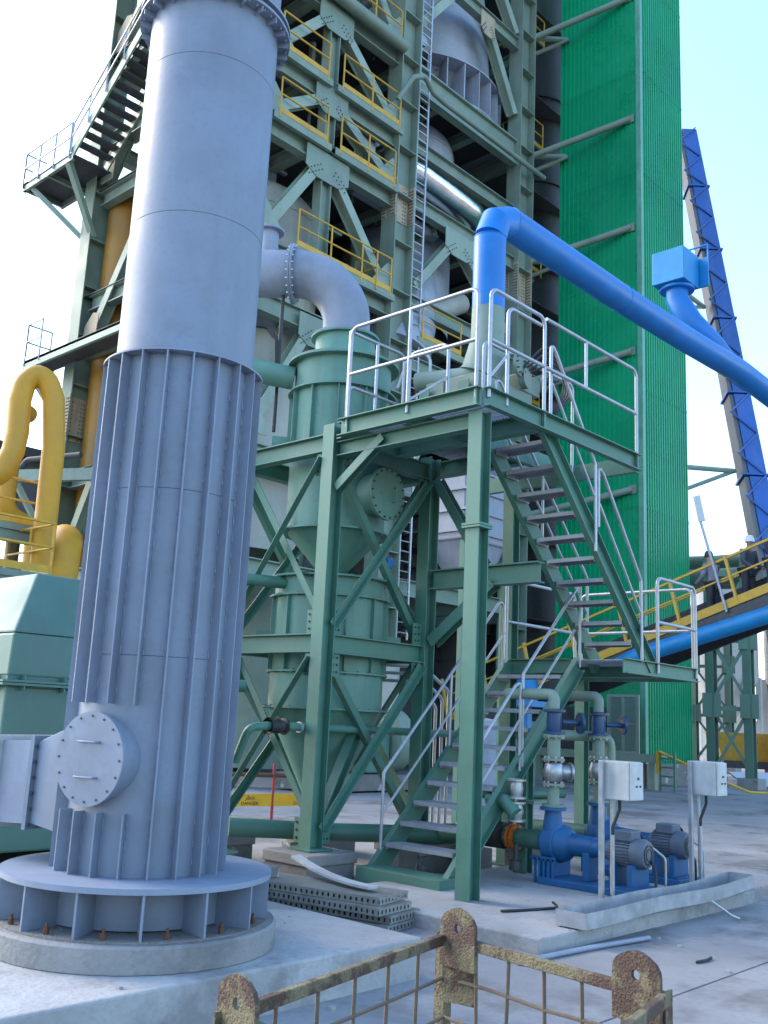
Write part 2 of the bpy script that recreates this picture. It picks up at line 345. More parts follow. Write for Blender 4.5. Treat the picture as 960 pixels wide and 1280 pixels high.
part('split_flange', MB().box(fx0-.07, fx1+.05, fy0-.07, fy1+.05, 1.832, 1.85).box(fx0-.07, fx1+.05, fy0-.07, fy1+.05, 1.856, 1.874).box(fx0+.002, fx1-.002, fy0+.002, fy1-.002, 1.825, 1.905), 'fan', fn)
sm = mesh('flange_stiffener', MB().box(-.006, .006, -.065, 0, -.06, .06), 'fan')
for k in range(6): inst('flange_stiffener', sm, fn, (fx0+.12+k*.35-FX, fy0-FY+.001, 1.853))
for k in range(5): inst('flange_stiffener', sm, fn, (fx0-FX+.001, fy0+.15+k*.38-FY, 1.853), R(-90))
part('base_frame', MB().ibeam((3.3, 7.32, .36), (6, 7.32, .36), .24, .16).ibeam((3.3, 9.2, .36), (6, 9.2, .36), .24, .16).ibeam((3.45, 7.3, .59), (3.45, 9.4, .59), .2, .14), 'green', fn)
solo('fan_foundation', MB().box(3.0, 6.3, 7.0, 8.35, .262, .36).box(3.0, 6.3, 8.402, 10.2, 0, .36), 'concdk', 'low concrete block carrying the green fan behind the stack', 'foundation', (4.6, 8.4, 0), bevel=.01)

# ================================================================== stillage basket in the foreground
bz = .86
K = thing('stillage_basket', 'rusty yellow steel mesh basket with lifting lugs in the foreground', 'basket', (2.85, 2.1, 0))
A_, B_, C_, D_ = V((3.35, 2.69, 0)), V((1.99, 2.39, 0)), V((3.25, 1.67, 0)), V((1.89, 1.37, 0))
def up_(p, z_): return V((p.x, p.y, z_))
for p in (A_, B_, C_, D_):
    part('post', MB().angle(up_(p, .05), up_(p, bz), .05, (1, 0, 0) if p in (A_, C_) else (0, 1, 0), .006), 'rust', K)
cen = (A_+B_+C_+D_)/4
for a, b in ((A_, B_), (A_, C_), (C_, D_), (B_, D_)):
    part('top_rail', MB().bar(up_(a, bz-.02), up_(b, bz-.02), .03, .04), 'rust', K, bevel=.004)
    part('bottom_rail', MB().bar(up_(a, .1), up_(b, .1), .04, .05), 'rust', K)
    t = (b-a); n = 6
    for k in range(1, n):
        p = a+t*(k/n); j = random.uniform(-.012, .012)
        part('mesh_wire', MB().tube([up_(p, .1), up_(p+t.normalized()*j, .5), up_(p, bz-.03)], .0075, 6), 'rustwire', K, True)
    for k in range(1, 5):
        z_ = .1+k*(bz-.12)/5
        part('mesh_wire', MB().tube([up_(a+t*q, z_+(random.uniform(-.008, .008) if 0 < q < 1 else 0)) for q in (0, .25, .5, .75, 1)], .0075, 6), 'rustwire', K, True)
def lug(p, d):                              # plate with a rounded head and a hole, standing along d
    w = .095; d = d.normalized(); nz = V((0, 0, 1)); c = up_(p, bz+.035); hole = []; out = []
    n = 20
    for k in range(n):
        a = 2*math.pi*k/n; hole.append(c+d*(.017*math.cos(a))+nz*(.017*math.sin(a)))
        ca, sa = math.cos(a), math.sin(a)
        if sa >= -.01: q = (max(-1, min(1, 1.15*ca))*w*(1-.35*sa*sa if abs(ca) > .3 else .62+.0*sa), sa*.078)
        else: q = (max(-1, min(1, 1.6*ca))*w, -.15 if sa < -.5 else -.15*(-sa)/.5)
        out.append(c+d*q[0]+nz*q[1])
    nrm = d.cross(nz); mb = MB(); th = .008; vs = []
    for s_ in (-1, 1): vs += [q+nrm*th*s_ for q in hole]+[q+nrm*th*s_ for q in out]
    fs = []
    for k in range(n):
        k2 = (k+1) % n
        fs += [(k, k2, n+k2, n+k), (2*n+k, 3*n+k, 3*n+k2, 2*n+k2), (n+k, n+k2, 3*n+k2, 3*n+k), (k, 2*n+k, 2*n+k2, k2)]
    part('lifting_lug', mb.add(vs, fs), 'rust', K)
e1 = (A_-C_); e2 = (A_-B_)
n1 = e1.normalized()
lug(A_-n1*.09+V((-.02, 0, 0)), e1); lug(B_-n1*.07+V((-.02, 0, 0)), e1); lug(C_+n1*.1+V((-.02, 0, 0)), e1); lug(D_+V((.2, .18, 0)), e1)
for p, e in ((A_, e1), (C_, -e1), (B_, e1)):
    q = p-e.normalized()*.085
    part('corner_plate', MB().bar(up_(q, bz-.25), up_(q, bz-.042), .15, .012, V((1, .18, 0))), 'rust', K)
part('floor_sheet', MB().plate([up_(A_, .08), up_(B_, .08), up_(D_, .08), up_(C_, .08)], .006, (0, 0, 1)), 'rust', K)

# ================================================================== filter vessels and their frame
VX, VY = 8.46, 8.78
up1 = thing('filter_vessel', 'upper green filter vessel with flanged rings and conical bottom', 'vessel', (VX, VY, 3.4))
part('shell', MB().lathe([(.62, 6.12), (.62, 4.02), (.62, 3.95)], (VX, VY, 0), seg=56), 'greenlt', up1, True)
part('hopper_cone', MB().lathe([(.62, 3.95), (.14, 3.42), (.14, 3.2)], (VX, VY, 0), seg=56), 'greenlt', up1, True)
for z_, r_ in ((6.12, .72), (5.72, .70), (4.92, .69), (3.92, .70)):
    f_ = part('ring_flange', MB().ring((VX, VY, z_), (0, 0, 1), .6, r_, .022, 64), 'greenlt', up1, True)
    part('flange_bolts', MB().bolts((VX, VY, z_-.012), (0, 0, 1), r_-.035, 28, .012, .046), 'green', f_, kind='stuff')
part('top_cover', MB().lathe([(.70, 6.145), (.70, 6.165), (.52, 6.2), (.42, 6.27), (.39, 6.32), (.39, 6.52), (.36, 6.52), (.36, 6.1)], (VX, VY, 0), seg=56), 'greenlt', up1, True)
part('neck_flange', MB().ring((VX, VY, 6.52), (0, 0, 1), .3, .45, .025, 48), 'greenlt', up1, True)
rb = mesh('shell_rib', MB().box(.615, .68, -.006, .006, 4.945-3.4, 5.715-3.4), 'greenlt')
for k in range(12): inst('shell_rib', rb, up1, (0, 0, 0), R(k*30+12))
for k in range(4):
    a = R(k*90+47); part('support_bracket', MB().sect((VX+.62*math.cos(a), VY+.62*math.sin(a), 5.05), (VX+.86*math.cos(a), VY+.86*math.sin(a), 5.05), [(-.1, -.1), (.1, -.1), (.1, .1), (-.1, .1)]), 'greenlt', up1)
a = R(262); md_ = V((math.cos(a+.18), math.sin(a+.18), 0)); md_ = V((.06, -1, 0)).normalized(); mc = V((VX, VY, 4.38))
part('manhole_neck', MB().tube([mc+md_*.4, mc+md_*.80], .27, 40), 'greenlt', up1, True)
cv = part('manhole_cover', MB().disc(mc+md_*.80, md_, .325, .02, 40).disc(mc+md_*.825, md_, .325, .018, 40), 'greenlt', up1, True)
part('cover_bolts', MB().bolts(mc+md_*.84, md_, .295, 18, .012, .02), 'dark', cv, kind='stuff')
msd = V((md_.y, -md_.x, 0))
part('handle', MB().tube([mc+md_*.84-msd*.1+V((0, 0, .09)), mc+md_*.89-msd*.1+V((0, 0, .09)), mc+md_*.89-msd*.1-V((0, 0, .09)), mc+md_*.84-msd*.1-V((0, 0, .09))], .01, 8), 'greenlt', cv, True)
lo1 = thing('collecting_hopper', 'lower green hopper vessel with long cone between the frame columns', 'vessel', (VX, VY, .7))
part('shell', MB().lathe([(.69, 3.35), (.69, 1.78)], (VX, VY, 0), seg=56), 'greenlt', lo1, True)
part('top_cover', MB().lathe([(.69, 3.37), (.3, 3.42), (.16, 3.42), (.16, 3.2)], (VX, VY, 0), seg=56), 'greenlt', lo1, True)
part('hopper_cone', MB().lathe([(.69, 1.78), (.12, .62), (.12, .5), (0, .5)], (VX, VY, 0), seg=56), 'greenlt', lo1, True)
for z_, r_ in ((3.33, .77), (3.1, .75), (2.2, .74), (1.78, .77)):
    f_ = part('ring_flange', MB().ring((VX, VY, z_), (0, 0, 1), .64, r_, .022, 64), 'greenlt', lo1, True)
    part('flange_bolts', MB().bolts((VX, VY, z_-.012), (0, 0, 1), r_-.03, 28, .012, .046), 'green', f_, kind='stuff')
rb = mesh('shell_rib', MB().box(.685, .735, -.006, .006, 2.225-.7, 3.095-.7), 'greenlt')
for k in range(12): inst('shell_rib', rb, lo1, (0, 0, 0), R(k*30+2))
for k in range(4):
    a = R(k*90+47); part('support_bracket', MB().sect((VX+.64*math.cos(a), VY+.64*math.sin(a), 2.62), (VX+.88*math.cos(a), VY+.88*math.sin(a), 2.62), [(-.12, -.07), (.12, -.07), (.12, .07), (-.12, .07)]), 'greenlt', lo1)
va_ = thing('level_sensor', 'small blue level instrument on top of the lower green vessel', 'instrument', (8.86, 8.24, 3.44))
part('body', MB().lathe([(.0, .17), (.07, .17), (.075, .15), (.075, .04), (.04, .02), (.04, -.04), (0, -.04)], (8.86, 8.24, 3.5), seg=16).box(8.8, 8.92, 8.16, 8.2, 3.56, 3.64), 'blue', va_, True)
part('cable', MB().tube([(8.86, 8.24, 3.66), (8.88, 8.22, 3.85), (8.98, 8.3, 3.95), (9.2, 8.4, 3.9)], .012, 6, .05), 'orangepaint', va_, True)

fr = thing('support_frame', 'green braced steel frame carrying the filter vessels', 'frame', (8.44, 8.78, 0))
x0, x1, y0, y1 = 7.57, 9.3, 7.95, 9.62
for (x, y) in ((x0, y0), (x1, y0), (x0, y1), (x1, y1)):
    part('column', MB().ibeam((x, y, .335), (x, y, 5.0), .19, .18, (1, 0, 0)), 'green', fr)
    part('base_plate', MB().box(x-.17, x+.17, y-.17, y+.17, .315, .334), 'green', fr)
for z_ in (4.8, 2.5):
    for (a, b, uu) in (((x0+.095, y0), (x1-.095, y0), 0), ((x0, y0+.09), (x0, y1-.09), 0), ((x0+.095, y1), (x1-.095, y1), 0), ((x1, y0+.09), (x1, y1-.09), 0)):
        part('beam', MB().ibeam((*a, z_), (*b, z_), .21, .14), 'green', fr)
def xbr(p, q, r_, s_, n=(0, 0, 1), off=.05):
    p, q, r_, s_ = map(V, (p, q, r_, s_)); nn = (q-p).cross(s_-p).normalized()*off
    part('brace', MB().angle(p+nn, q+nn, .085, nn, .009), 'green', fr)
    part('brace', MB().angle(r_-nn*1.3, s_-nn*1.3, .085, -nn, .009), 'green', fr)
for (za, zc) in ((4.62, 2.68), (2.34, .5)):
    xbr((x0+.1, y0, za), (x1-.1, y0, zc), (x1-.1, y0, za), (x0+.1, y0, zc))
    xbr((x0, y0+.1, za), (x0, y1-.1, zc), (x0, y1-.1, za), (x0, y0+.1, zc))
    xbr((x1, y0+.1, za), (x1, y1-.1, zc), (x1, y1-.1, za), (x1, y0+.1, zc))
    xbr((x0+.1, y1, za), (x1-.1, y1, zc), (x1-.1, y1, za), (x0+.1, y1, zc))
for (za) in (4.56, 2.74, 2.27, .5):
    for (px, sx) in ((x0, 1), (x1, -1)):
        gp = part('gusset_plate', MB().box(min(px+sx*.09, px+sx*.25), max(px+sx*.09, px+sx*.25), y0-.03, y0-.018, za-.13, za+.13), 'green', fr)
        mb = MB()
        for u_ in (.15, .21):
            for w_ in (-.08, 0, .08): mb.disc((px+sx*u_, y0-.029, za+w_), (0, -1, 0), .012, .014, 6)
        part('bolts', mb, 'dark', gp, kind='stuff')
    gp = part('gusset_plate', MB().box(x0-.03, x0-.018, y0+.09, y0+.24, za-.13, za+.13), 'green', fr)
    mb = MB()
    for u_ in (.14, .2):
        for w_ in (-.08, 0, .08): mb.disc((x0-.029, y0+u_, za+w_), (-1, 0, 0), .012, .014, 6)
    part('bolts', mb, 'dark', gp, kind='stuff')
# long raking struts at the foot of the frame
part('raking_strut', MB().ibeam((7.57, 9.5, 2.3), (6.6, 10.6, .34), .12, .12), 'green', fr)
part('raking_strut', MB().ibeam((7.75, 8.05, .5), (8.9, 8.3, 2.3), .12, .12), 'green', fr)
for i, (x, y, h, lb) in enumerate(((x0, y0, .31, 'square concrete footing under the front column, patched with white plaster'), (x1, y0, .31, 'concrete footing under the green column beside the stair'),
        (x0, y1, .31, 'concrete footing behind the front green column, beyond the hopper cone'), (x1, y1, .31, 'farthest concrete footing under the vessel frame'))):
    ft = thing('concrete_footing', lb, 'footing', (x, y, 0), 'footings of the vessel frame')
    part('cap', MB().box(x-.36, x+.36, y-.36, y+.36, .2, h), 'conc', ft, bevel=.012)
    part('block', MB().box(x-.34, x+.34, y-.34, y+.34, -.02, .199), 'concdk', ft, bevel=.015)

wp = thing('water_line', 'thin green pipe with a black valve crossing in front of the lower cone', 'pipe', (8.4, 8.08, 1.5))
part('pipe', MB().tube([(6.75, 8.3, 1.2), (6.75, 8.12, 1.56), (7.0, 8.09, 1.58), (10.3, 8.09, 1.56), (10.5, 8.1, 1.4), (10.5, 8.1, .1)], .045, 12, .1), 'green', wp, True)
part('valve', MB().lathe([(.09, -.12), (.09, -.1), (.06, -.09), (.085, 0), (.06, .09), (.09, .1), (.09, .12)], (7.1, 8.09, 1.58), (1, 0, 0), 18), 'black', wp, True)
part('pipe_clamp', MB().ring((7.42, 8.09, 1.577), (1, 0, 0), .045, .06, .03, 16), 'galv', wp, True)
# grey outlet elbow and its run to the left
e_ = thing('outlet_duct', 'light grey flanged duct elbow rising from the top of the filter vessel', 'duct', (VX, VY, 6.55))
dd_ = V((-.62, .78, 0)).normalized()
c0 = V((VX, VY, 0)); pts = [c0+V((0, 0, 6.56)), c0+V((0, 0, 6.75))]
Re = .72
for k in range(1, 13):
    a = R(90*k/12); pts.append(c0+V((0, 0, 6.75))+dd_*(Re-Re*math.cos(a))+V((0, 0, Re*math.sin(a))))
part('elbow', MB().tube(pts, [.31]*3+[.315]*(len(pts)-3), 44), 'greyduct', e_, True)
fe = pts[-1]
part('base_flange', MB().ring((VX, VY, 6.546), (0, 0, 1), .25, .43, .025, 44), 'greyduct', e_, True)
fl = part('elbow_flange', MB().ring(fe, dd_, .28, .40, .025, 44).ring(fe+dd_*.03, dd_, .28, .40, .025, 44), 'greyduct', e_, True)
part('flange_bolts', MB().bolts(fe-dd_*.02, dd_, .365, 22, .014, .1), 'silver', fl, kind='stuff')
q0 = fe+dd_*.05; q1 = fe+dd_*.85
part('straight_duct', MB().tube([q0, q1], .315, 44), 'greyduct', e_, True)
br = part('branch_stub', MB().tube([q0+dd_*.35+V((0, 0, .25)), q0+dd_*.35+V((0, 0, .6))], .13, 28), 'greyduct', e_, True)
part('branch_flange', MB().ring(q0+dd_*.35+V((0, 0, .6)), (0, 0, 1), .1, .2, .03, 28), 'greyduct', br, True)
part('far_elbow', MB().tube([q1, q1+dd_*.25, q1+dd_*.45-V((0, 0, .15)), q1+dd_*.5-V((0, 0, .45)), q1+dd_*.5-V((0, 0, 6.9))], .315, 36, .2), 'greyduct', e_, True)
part('hanger_rod', MB().tube([q0+dd_*.1-V((0, 0, .3)), q0+dd_*.1-V((0, 0, 2.2))], .025, 8), 'dark', e_, True)
solo('side_pipe', MB().tube([(VX-.5, VY+.4, 5.95), (VX-1.15, VY+.95, 6.05), (VX-1.25, VY+1.3, 6.05), (VX+.6, VY+3.6, 6.05), (VX+5, VY+8.6, 6.05)], .15, 24, .3), 'greenlt', 'pale green pipe running left from the upper vessel to behind the stack', 'pipe', (VX-1.6, VY+1.3, 6), smooth=True)
solo('bent_pipe', MB().tube([(7.35, 8.95, 2.0), (6.75, 9.35, 2.0), (6.75, 9.35, 3.25), (7.5, 9.0, 3.25), (7.9, 8.85, 3.25)], .07, 16, .16), 'green', 'dark green bent pipe beside the lower vessel next to the stack', 'pipe', (7.0, 9.2, 2), smooth=True)
solo('black_pipe', MB().tube([(7.3, 9.9, 6.7), (7.72, 9.5, 6.66), (7.82, 9.42, 6.5), (7.84, 9.4, 6.1)], .03, 10, .1), 'black', 'thin black bent pipe hanging below the grey duct elbow', 'pipe', (7.5, 8.2, 6.6), smooth=True)
# ================================================================== access platform
PZ = 5.0
pf = thing('access_platform', 'green steel access platform with galvanised railings on tall columns', 'platform', (8.5, 6.8, 0))
part('column', MB().ibeam((7.57, 5.84, .02), (7.57, 5.84, PZ-.21), .165, .165, (1, 0, 0)), 'green', pf, label='tall front corner column')
part('column_splice', MB().box(7.46, 7.68, 5.73, 5.95, 3.58, 3.60).box(7.46, 7.68, 5.73, 5.95, 3.607, 3.627), 'green', pf)
part('column', MB().ibeam((10.6, 7.6, .02), (10.6, 7.6, PZ-.21), .16, .16, (1, 0, 0)), 'green', pf)
part('column', MB().ibeam((10.6, 5.95, 2.4), (10.6, 5.95, 2.41), .02, .02, (1, 0, 0)), 'green', pf) if 0 else None
for x, y in ((7.57, 5.84), (10.6, 7.6)): part('base_plate', MB().box(x-.16, x+.16, y-.16, y+.16, .002, .019), 'green', pf)
part('edge_beam', MB().chan((7.46, 5.74, PZ-.1), (7.46, 7.72, PZ-.1), .2, .08, side=-1), 'green', pf)
part('edge_beam', MB().chan((7.47, 5.73, PZ-.1), (10.55, 5.73, PZ-.1), .2, .08, side=1), 'green', pf)
part('edge_beam', MB().chan((7.47, 7.73, PZ-.1), (8.5, 7.73, PZ-.1), .2, .08, side=-1), 'green', pf)
part('edge_beam', MB().chan((8.5, 6.62, PZ-.1), (10.54, 6.62, PZ-.1), .2, .08, side=-1), 'green', pf)
part('edge_beam', MB().chan((10.56, 5.74, PZ-.1), (10.56, 8.1, PZ-.1), .2, .08, side=1), 'green', pf)
part('cross_beam', MB().ibeam((8.46, 5.75, PZ-.11), (8.46, 7.72, PZ-.11), .2, .12), 'green', pf)
part('cross_beam', MB().ibeam((7.48, 6.75, PZ-.13), (8.39, 6.75, PZ-.13), .16, .1), 'green', pf)
part('cross_beam', MB().ibeam((9.5, 6.63, PZ-.11), (9.5, 8.1, PZ-.11), .2, .12), 'green', pf)
part('bracket_beam', MB().ibeam((7.58, 7.85, PZ-.3), (7.58, 5.93, PZ-.3), .17, .13), 'green', pf)
part('knee_brace', MB().ibeam((7.57, 7.84, 4.25), (7.57, 7.15, 4.74), .1, .1, (1, 0, 0)), 'green', pf)
part('link_beam', MB().ibeam((9.3, 7.83, 3.42), (9.3, 6.25, 3.42), .24, .16), 'green', pf)
part('link_beam', MB().ibeam((9.3, 5.96, 3.41), (10.5, 5.96, 3.41), .02, .02), 'green', pf) if 0 else None
part('diagonal_brace', MB().ibeam((9.3, 7.82, 2.65), (9.3, 6.9, 3.34), .14, .14, (1, 0, 0)), 'green', pf)
part('diagonal_brace', MB().ibeam((9.3, 7.82, 4.7), (9.3, 7.05, 3.56), .12, .12, (1, 0, 0)), 'green', pf)
def grate(x0, x1, y0, y1, z_):
    mb = MB(); n = max(2, int((y1-y0)/.045))
    for k in range(n+1): y = y0+(y1-y0)*k/n; mb.box(x0, x1, y-.0025, y+.0025, z_-.03, z_)
    m_ = max(2, int((x1-x0)/.11))
    for k in range(m_+1): x = x0+(x1-x0)*k/m_; mb.box(x-.003, x+.003, y0, y1, z_-.012, z_-.002)
    return mb
for (a, b, c, d) in ((7.49, 7.96, 5.76, 6.72), (7.97, 8.44, 5.76, 6.72), (7.49, 7.96, 6.78, 7.7), (7.97, 8.44, 6.78, 7.7), (8.48, 9.48, 6.65, 7.7), (9.52, 10.53, 6.65, 7.7)):
    part('grating_panel', grate(a, b, c, d, PZ), 'grating', pf)
RT = .021
def hoop(name, pts, parent, r=RT, f=.1): return part(name, MB().tube(pts, r, 10, f, 5), 'galv', parent, True)
H1 = 1.08
# front run along X = 7.46
hoop('railing_hoop', [(7.44, 7.62, PZ-.1), (7.44, 7.62, PZ+H1), (7.44, 5.80, PZ+H1), (7.44, 5.80, PZ-.1)], pf)
hoop('mid_rail', [(7.44, 7.62, PZ+.52), (7.44, 5.80, PZ+.52)], pf)
hoop('railing_post', [(7.44, 6.72, PZ-.1), (7.44, 6.72, PZ+H1)], pf)
# right run along Y = 5.73
hoop('railing_hoop', [(7.52, 5.70, PZ-.1), (7.52, 5.70, PZ+H1), (8.5, 5.70, PZ+H1), (8.5, 5.70, PZ-.1)], pf)
hoop('mid_rail', [(7.52, 5.70, PZ+.52), (8.5, 5.70, PZ+.52)], pf)
hoop('railing_hoop', [(7.85, 5.72, PZ-.1), (7.85, 5.72, PZ+H1-.09), (8.46, 5.72, PZ+H1-.09)], pf)
hoop('railing_stay', [(7.54, 5.71, PZ+.12), (7.84, 5.71, PZ+.45)], pf, .014, 0)
hoop('railing_hoop', [(8.53, 5.70, PZ+H1), (10.52, 5.70, PZ+H1), (10.52, 5.70, PZ-.12)], pf)
hoop('mid_rail', [(8.53, 5.70, PZ+.52), (10.5, 5.70, PZ+.52)], pf)
hoop('railing_post', [(9.35, 5.70, PZ+.52), (9.35, 5.70, PZ+H1)], pf)
hoop('railing_hoop', [(8.62, 6.62, PZ-.1), (8.62, 6.62, PZ+H1), (10.53, 6.62, PZ+H1), (10.53, 6.62, PZ-.1)], pf)
hoop('mid_rail', [(8.62, 6.62, PZ+.52), (10.53, 6.62, PZ+.52)], pf)
# left end run and inner gate rails
hoop('railing_hoop', [(7.50, 7.70, PZ-.1), (7.50, 7.70, PZ+.42), (8.4, 7.70, PZ+.42)], pf)
hoop('railing_hoop', [(7.50, 7.70, PZ+H1), (8.44, 7.70, PZ+H1), (8.44, 7.70, PZ)], pf)
hoop('railing_post', [(7.50, 7.70, PZ), (7.50, 7.70, PZ+H1)], pf)
hoop('railing_post', [(7.96, 7.70, PZ), (7.96, 7.70, PZ+H1)], pf)
hoop('railing_hoop', [(8.1, 7.3, PZ), (8.1, 7.3, PZ+.9), (8.1, 6.72, PZ+.9), (8.1, 6.72, PZ)], pf)
hoop('railing_stay', [(7.46, 6.72, PZ+.05), (8.1, 6.72, PZ+.5)], pf, .014, 0)
bm_ = mesh('rail_bracket', MB().box(-.02, .02, -.02, .02, -.09, .09), 'green')
for (x, y) in ((7.44, 7.62), (7.44, 5.80), (8.5, 5.70), (10.52, 5.70)): inst('rail_bracket', bm_, pf, (x-8.5+(.0 if x > 7.5 else .0), y-6.8, PZ-.11))

# ================================================================== stair, two flights
sr_ = thing('steel_staircase', 'green two flight steel stair with galvanised treads and handrails', 'staircase', (9.2, 6.6, 0))
LZ = 2.52
# lower flight rises along +X between Y = 6.40 and 7.38
lx0, lz0, lx1, lz1 = 8.0, .22, 10.35, LZ
for y in (6.42, 7.36):
    part('stringer', MB().chan((lx0-.06, y, lz0-.13), (lx1, y, lz1-.06), .21, .07, side=(1 if y < 7 else -1)), 'green', sr_)
nt_ = 11
def tread(w):
    mb = MB().box(-.13, .13, -w/2, w/2, -.006, 0).box(-.13, -.124, -w/2, w/2, -.045, -.006).box(.124, .13, -w/2, w/2, -.045, -.006)
    for s_ in (-1, 1): mb.box(-.12, .12, s_*w/2-.004, s_*w/2+.004, -.07, .0)
    return mb
tml = mesh('tread', tread(.9), 'grating')
for k in range(1, nt_):
    t = k/nt_; inst('tread', tml, sr_, (lx0+(lx1-lx0)*t-9.2, 6.89-6.6, lz0+(lz1-lz0)*t))
part('bottom_step', MB().box(7.73, 8.06, 6.3, 7.42, .2, .212).box(7.73, 7.742, 6.3, 7.42, .004, .2).box(7.742, 8.06, 6.3, 6.312, .004, .2).box(7.742, 8.06, 7.408, 7.42, .004, .2), 'green', sr_, bevel=.004)
# upper flight rises back along -X between Y = 5.80 and 6.5
ux0, uz0, ux1, uz1 = 10.95, LZ, 8.62, PZ
for y in (5.82, 6.5):
    part('stringer', MB().chan((ux0+.05, y, uz0-.06), (ux1-.02, y, uz1-.08), .2, .07, side=(-1 if y < 6 else 1)), 'green', sr_)
tmu = mesh('tread', tread(.64), 'grating')
for k in range(1, 11):
    t = k/11; inst('tread', tmu, sr_, (ux0+(ux1-ux0)*t-9.2, 6.16-6.6, uz0+(uz1-uz0)*t))
# landing
part('landing_beam', MB().chan((10.3, 5.78, LZ-.08), (12.15, 5.78, LZ-.08), .17, .07, side=1), 'green', sr_)
part('landing_beam', MB().chan((12.16, 5.78, LZ-.08), (12.16, 7.5, LZ-.08), .17, .07, side=1), 'green', sr_)
part('landing_beam', MB().chan((10.38, 7.5, LZ-.08), (12.15, 7.5, LZ-.08), .17, .07, side=-1), 'green', sr_)
part('landing_beam', MB().chan((10.37, 6.52, LZ-.08), (10.37, 7.5, LZ-.08), .17, .07, side=-1), 'green', sr_)
part('landing_beam', MB().ibeam((11.2, 5.8, LZ-.1), (11.2, 7.48, LZ-.1), .14, .1), 'green', sr_)
part('landing_grating', grate(10.4, 11.17, 5.82, 7.46, LZ), 'grating', sr_); part('landing_grating', grate(11.23, 12.13, 5.82, 7.46, LZ), 'grating', sr_)
part('landing_leg', MB().ibeam((11.9, 7.3, .02), (11.9, 7.3, LZ-.17), .14, .14), 'green', sr_)
# handrails of the lower flight
def along(t, z_, y): return (lx0+(lx1-lx0)*t, y, lz0+(lz1-lz0)*t+z_)
def alongu(t, z_, y): return (ux0+(ux1-ux0)*t, y, uz0+(uz1-uz0)*t+z_)
for y in (7.40, 6.38):
    e_y = y
    if y > 7: hoop('handrail', [along(.03, -.15, y), along(.03, .85, y), along(.93, .95, y), along(.93, .0, y)], sr_, .018, .06)
    else:
        hoop('handrail', [along(.5, -.1, y), along(.5, .9, y), along(.99, .92, y), along(1.0, .9, y), along(1.0, -.1, y)], sr_, .018, .06)
        hoop('handrail', [along(.05, -.1, y), along(.05, .85, y), along(.44, .9, y), along(.48, .85, y), along(.48, -.1, y)], sr_, .018, .05)
    hoop('mid_rail', [along(.03, .42, y), along(.5, .45, y)], sr_, .015, 0)
    hoop('mid_rail', [along(.5, .45, y), along(.95, .45, y)], sr_, .015, 0)
    hoop('handrail_post', [along(.5, -.1, y), along(.5, .9, y)], sr_, .018, 0) if y > 7 else None
# handrails of the upper flight
y = 5.74
hoop('handrail', [alongu(.97, .1, y), alongu(.97, .93, y), alongu(.93, .95, y), alongu(.57, .75, y), alongu(.565, -.25, y)], sr_, .02, .05)
hoop('mid_rail', [alongu(.96, .5, y), alongu(.58, .35, y)], sr_, .016, 0)
hoop('handrail', [alongu(.54, .1, y), alongu(.54, .82, y), alongu(.49, .86, y), alongu(.12, .66, y), alongu(.115, -.3, y)], sr_, .02, .05)
hoop('mid_rail', [alongu(.53, .4, y), alongu(.13, .25, y)], sr_, .016, 0)
y = 6.56
hoop('handrail', [alongu(.93, -.1, y), alongu(.93, .9, y), alongu(.06, .9, y), alongu(.06, -.1, y)], sr_, .018, .06)
hoop('mid_rail', [alongu(.93, .45, y), alongu(.06, .45, y)], sr_, .015, 0)
hoop('handrail_post', [alongu(.5, -.1, y), alongu(.5, .9, y)], sr_, .018, 0)
# landing rails
hoop('landing_rail', [(11.1, 5.75, LZ-.12), (11.1, 5.75, LZ+1.05), (12.13, 5.75, LZ+1.05), (12.13, 5.75, LZ-.12)], sr_)
hoop('mid_rail', [(11.1, 5.75, LZ+.5), (12.13, 5.75, LZ+.5)], sr_)
hoop('landing_rail', [(12.2, 5.82, LZ-.1), (12.2, 5.82, LZ+1.05), (12.2, 7.5, LZ+1.05), (12.2, 7.5, LZ-.1)], sr_)
hoop('mid_rail', [(12.2, 5.82, LZ+.5), (12.2, 7.5, LZ+.5)], sr_)
hoop('landing_rail', [(12.1, 7.54, LZ-.1), (12.1, 7.54, LZ+1.05), (10.45, 7.54, LZ+1.05), (10.45, 7.54, LZ-.1)], sr_)
hoop('mid_rail', [(12.1, 7.54, LZ+.5), (10.45, 7.54, LZ+.5)], sr_)

# ================================================================== blue pipe and the valve station on the platform
bp = thing('blue_pipe', 'long bright blue pipe that rises from the platform and runs off to the right', 'pipe', (9.2, 7.0, 6.5))
part('riser', MB().tube([(9.18, 7.0, 6.75), (9.18, 7.0, 7.72)], .205, 36), 'blue', bp, True)
# mitred bend
part('mitre_bend', MB().tube([(9.18, 7.0, 7.72), (9.28, 7.0, 7.98), (9.55, 7.0, 8.1)], .206, 36), 'blue', bp)
part('long_run', MB().tube([(9.55, 7.0, 8.1), (12.5, 7.02, 8.12), (14.5, 6.98, 8.12), (16.4, 6.85, 8.08), (18.2, 6.6, 7.75), (19.6, 6.4, 7.0), (19.9, 6.35, 5.5)], .207, 36, .9), 'blue', bp, True)
mb = MB()
for p, a in (((9.18, 7, 7.72), (0, 0, 1)), ((9.55, 7, 8.1), (1, 0, 0)), ((12.5, 7.02, 8.12), (1, 0, 0)), ((14.6, 6.98, 8.12), (1, 0, 0))): mb.ring(V(p)-V(a)*.004, a, .2, .2115, .008, 36)
part('weld_seams', mb, 'blue', bp, True, kind='stuff')
bx_ = thing('suction_hood', 'light blue square hood on a flared branch above the blue pipe', 'hood', (15.4, 7.0, 8.3))
part('branch_pipe', MB().tube([(16.2, 6.9, 8.15), (15.75, 7.02, 8.4), (15.45, 7.3, 8.8), (15.35, 7.5, 9.25), (15.35, 7.5, 9.47)], [.14, .19, .215, .2, .2], 28), 'blue', bx_, True)
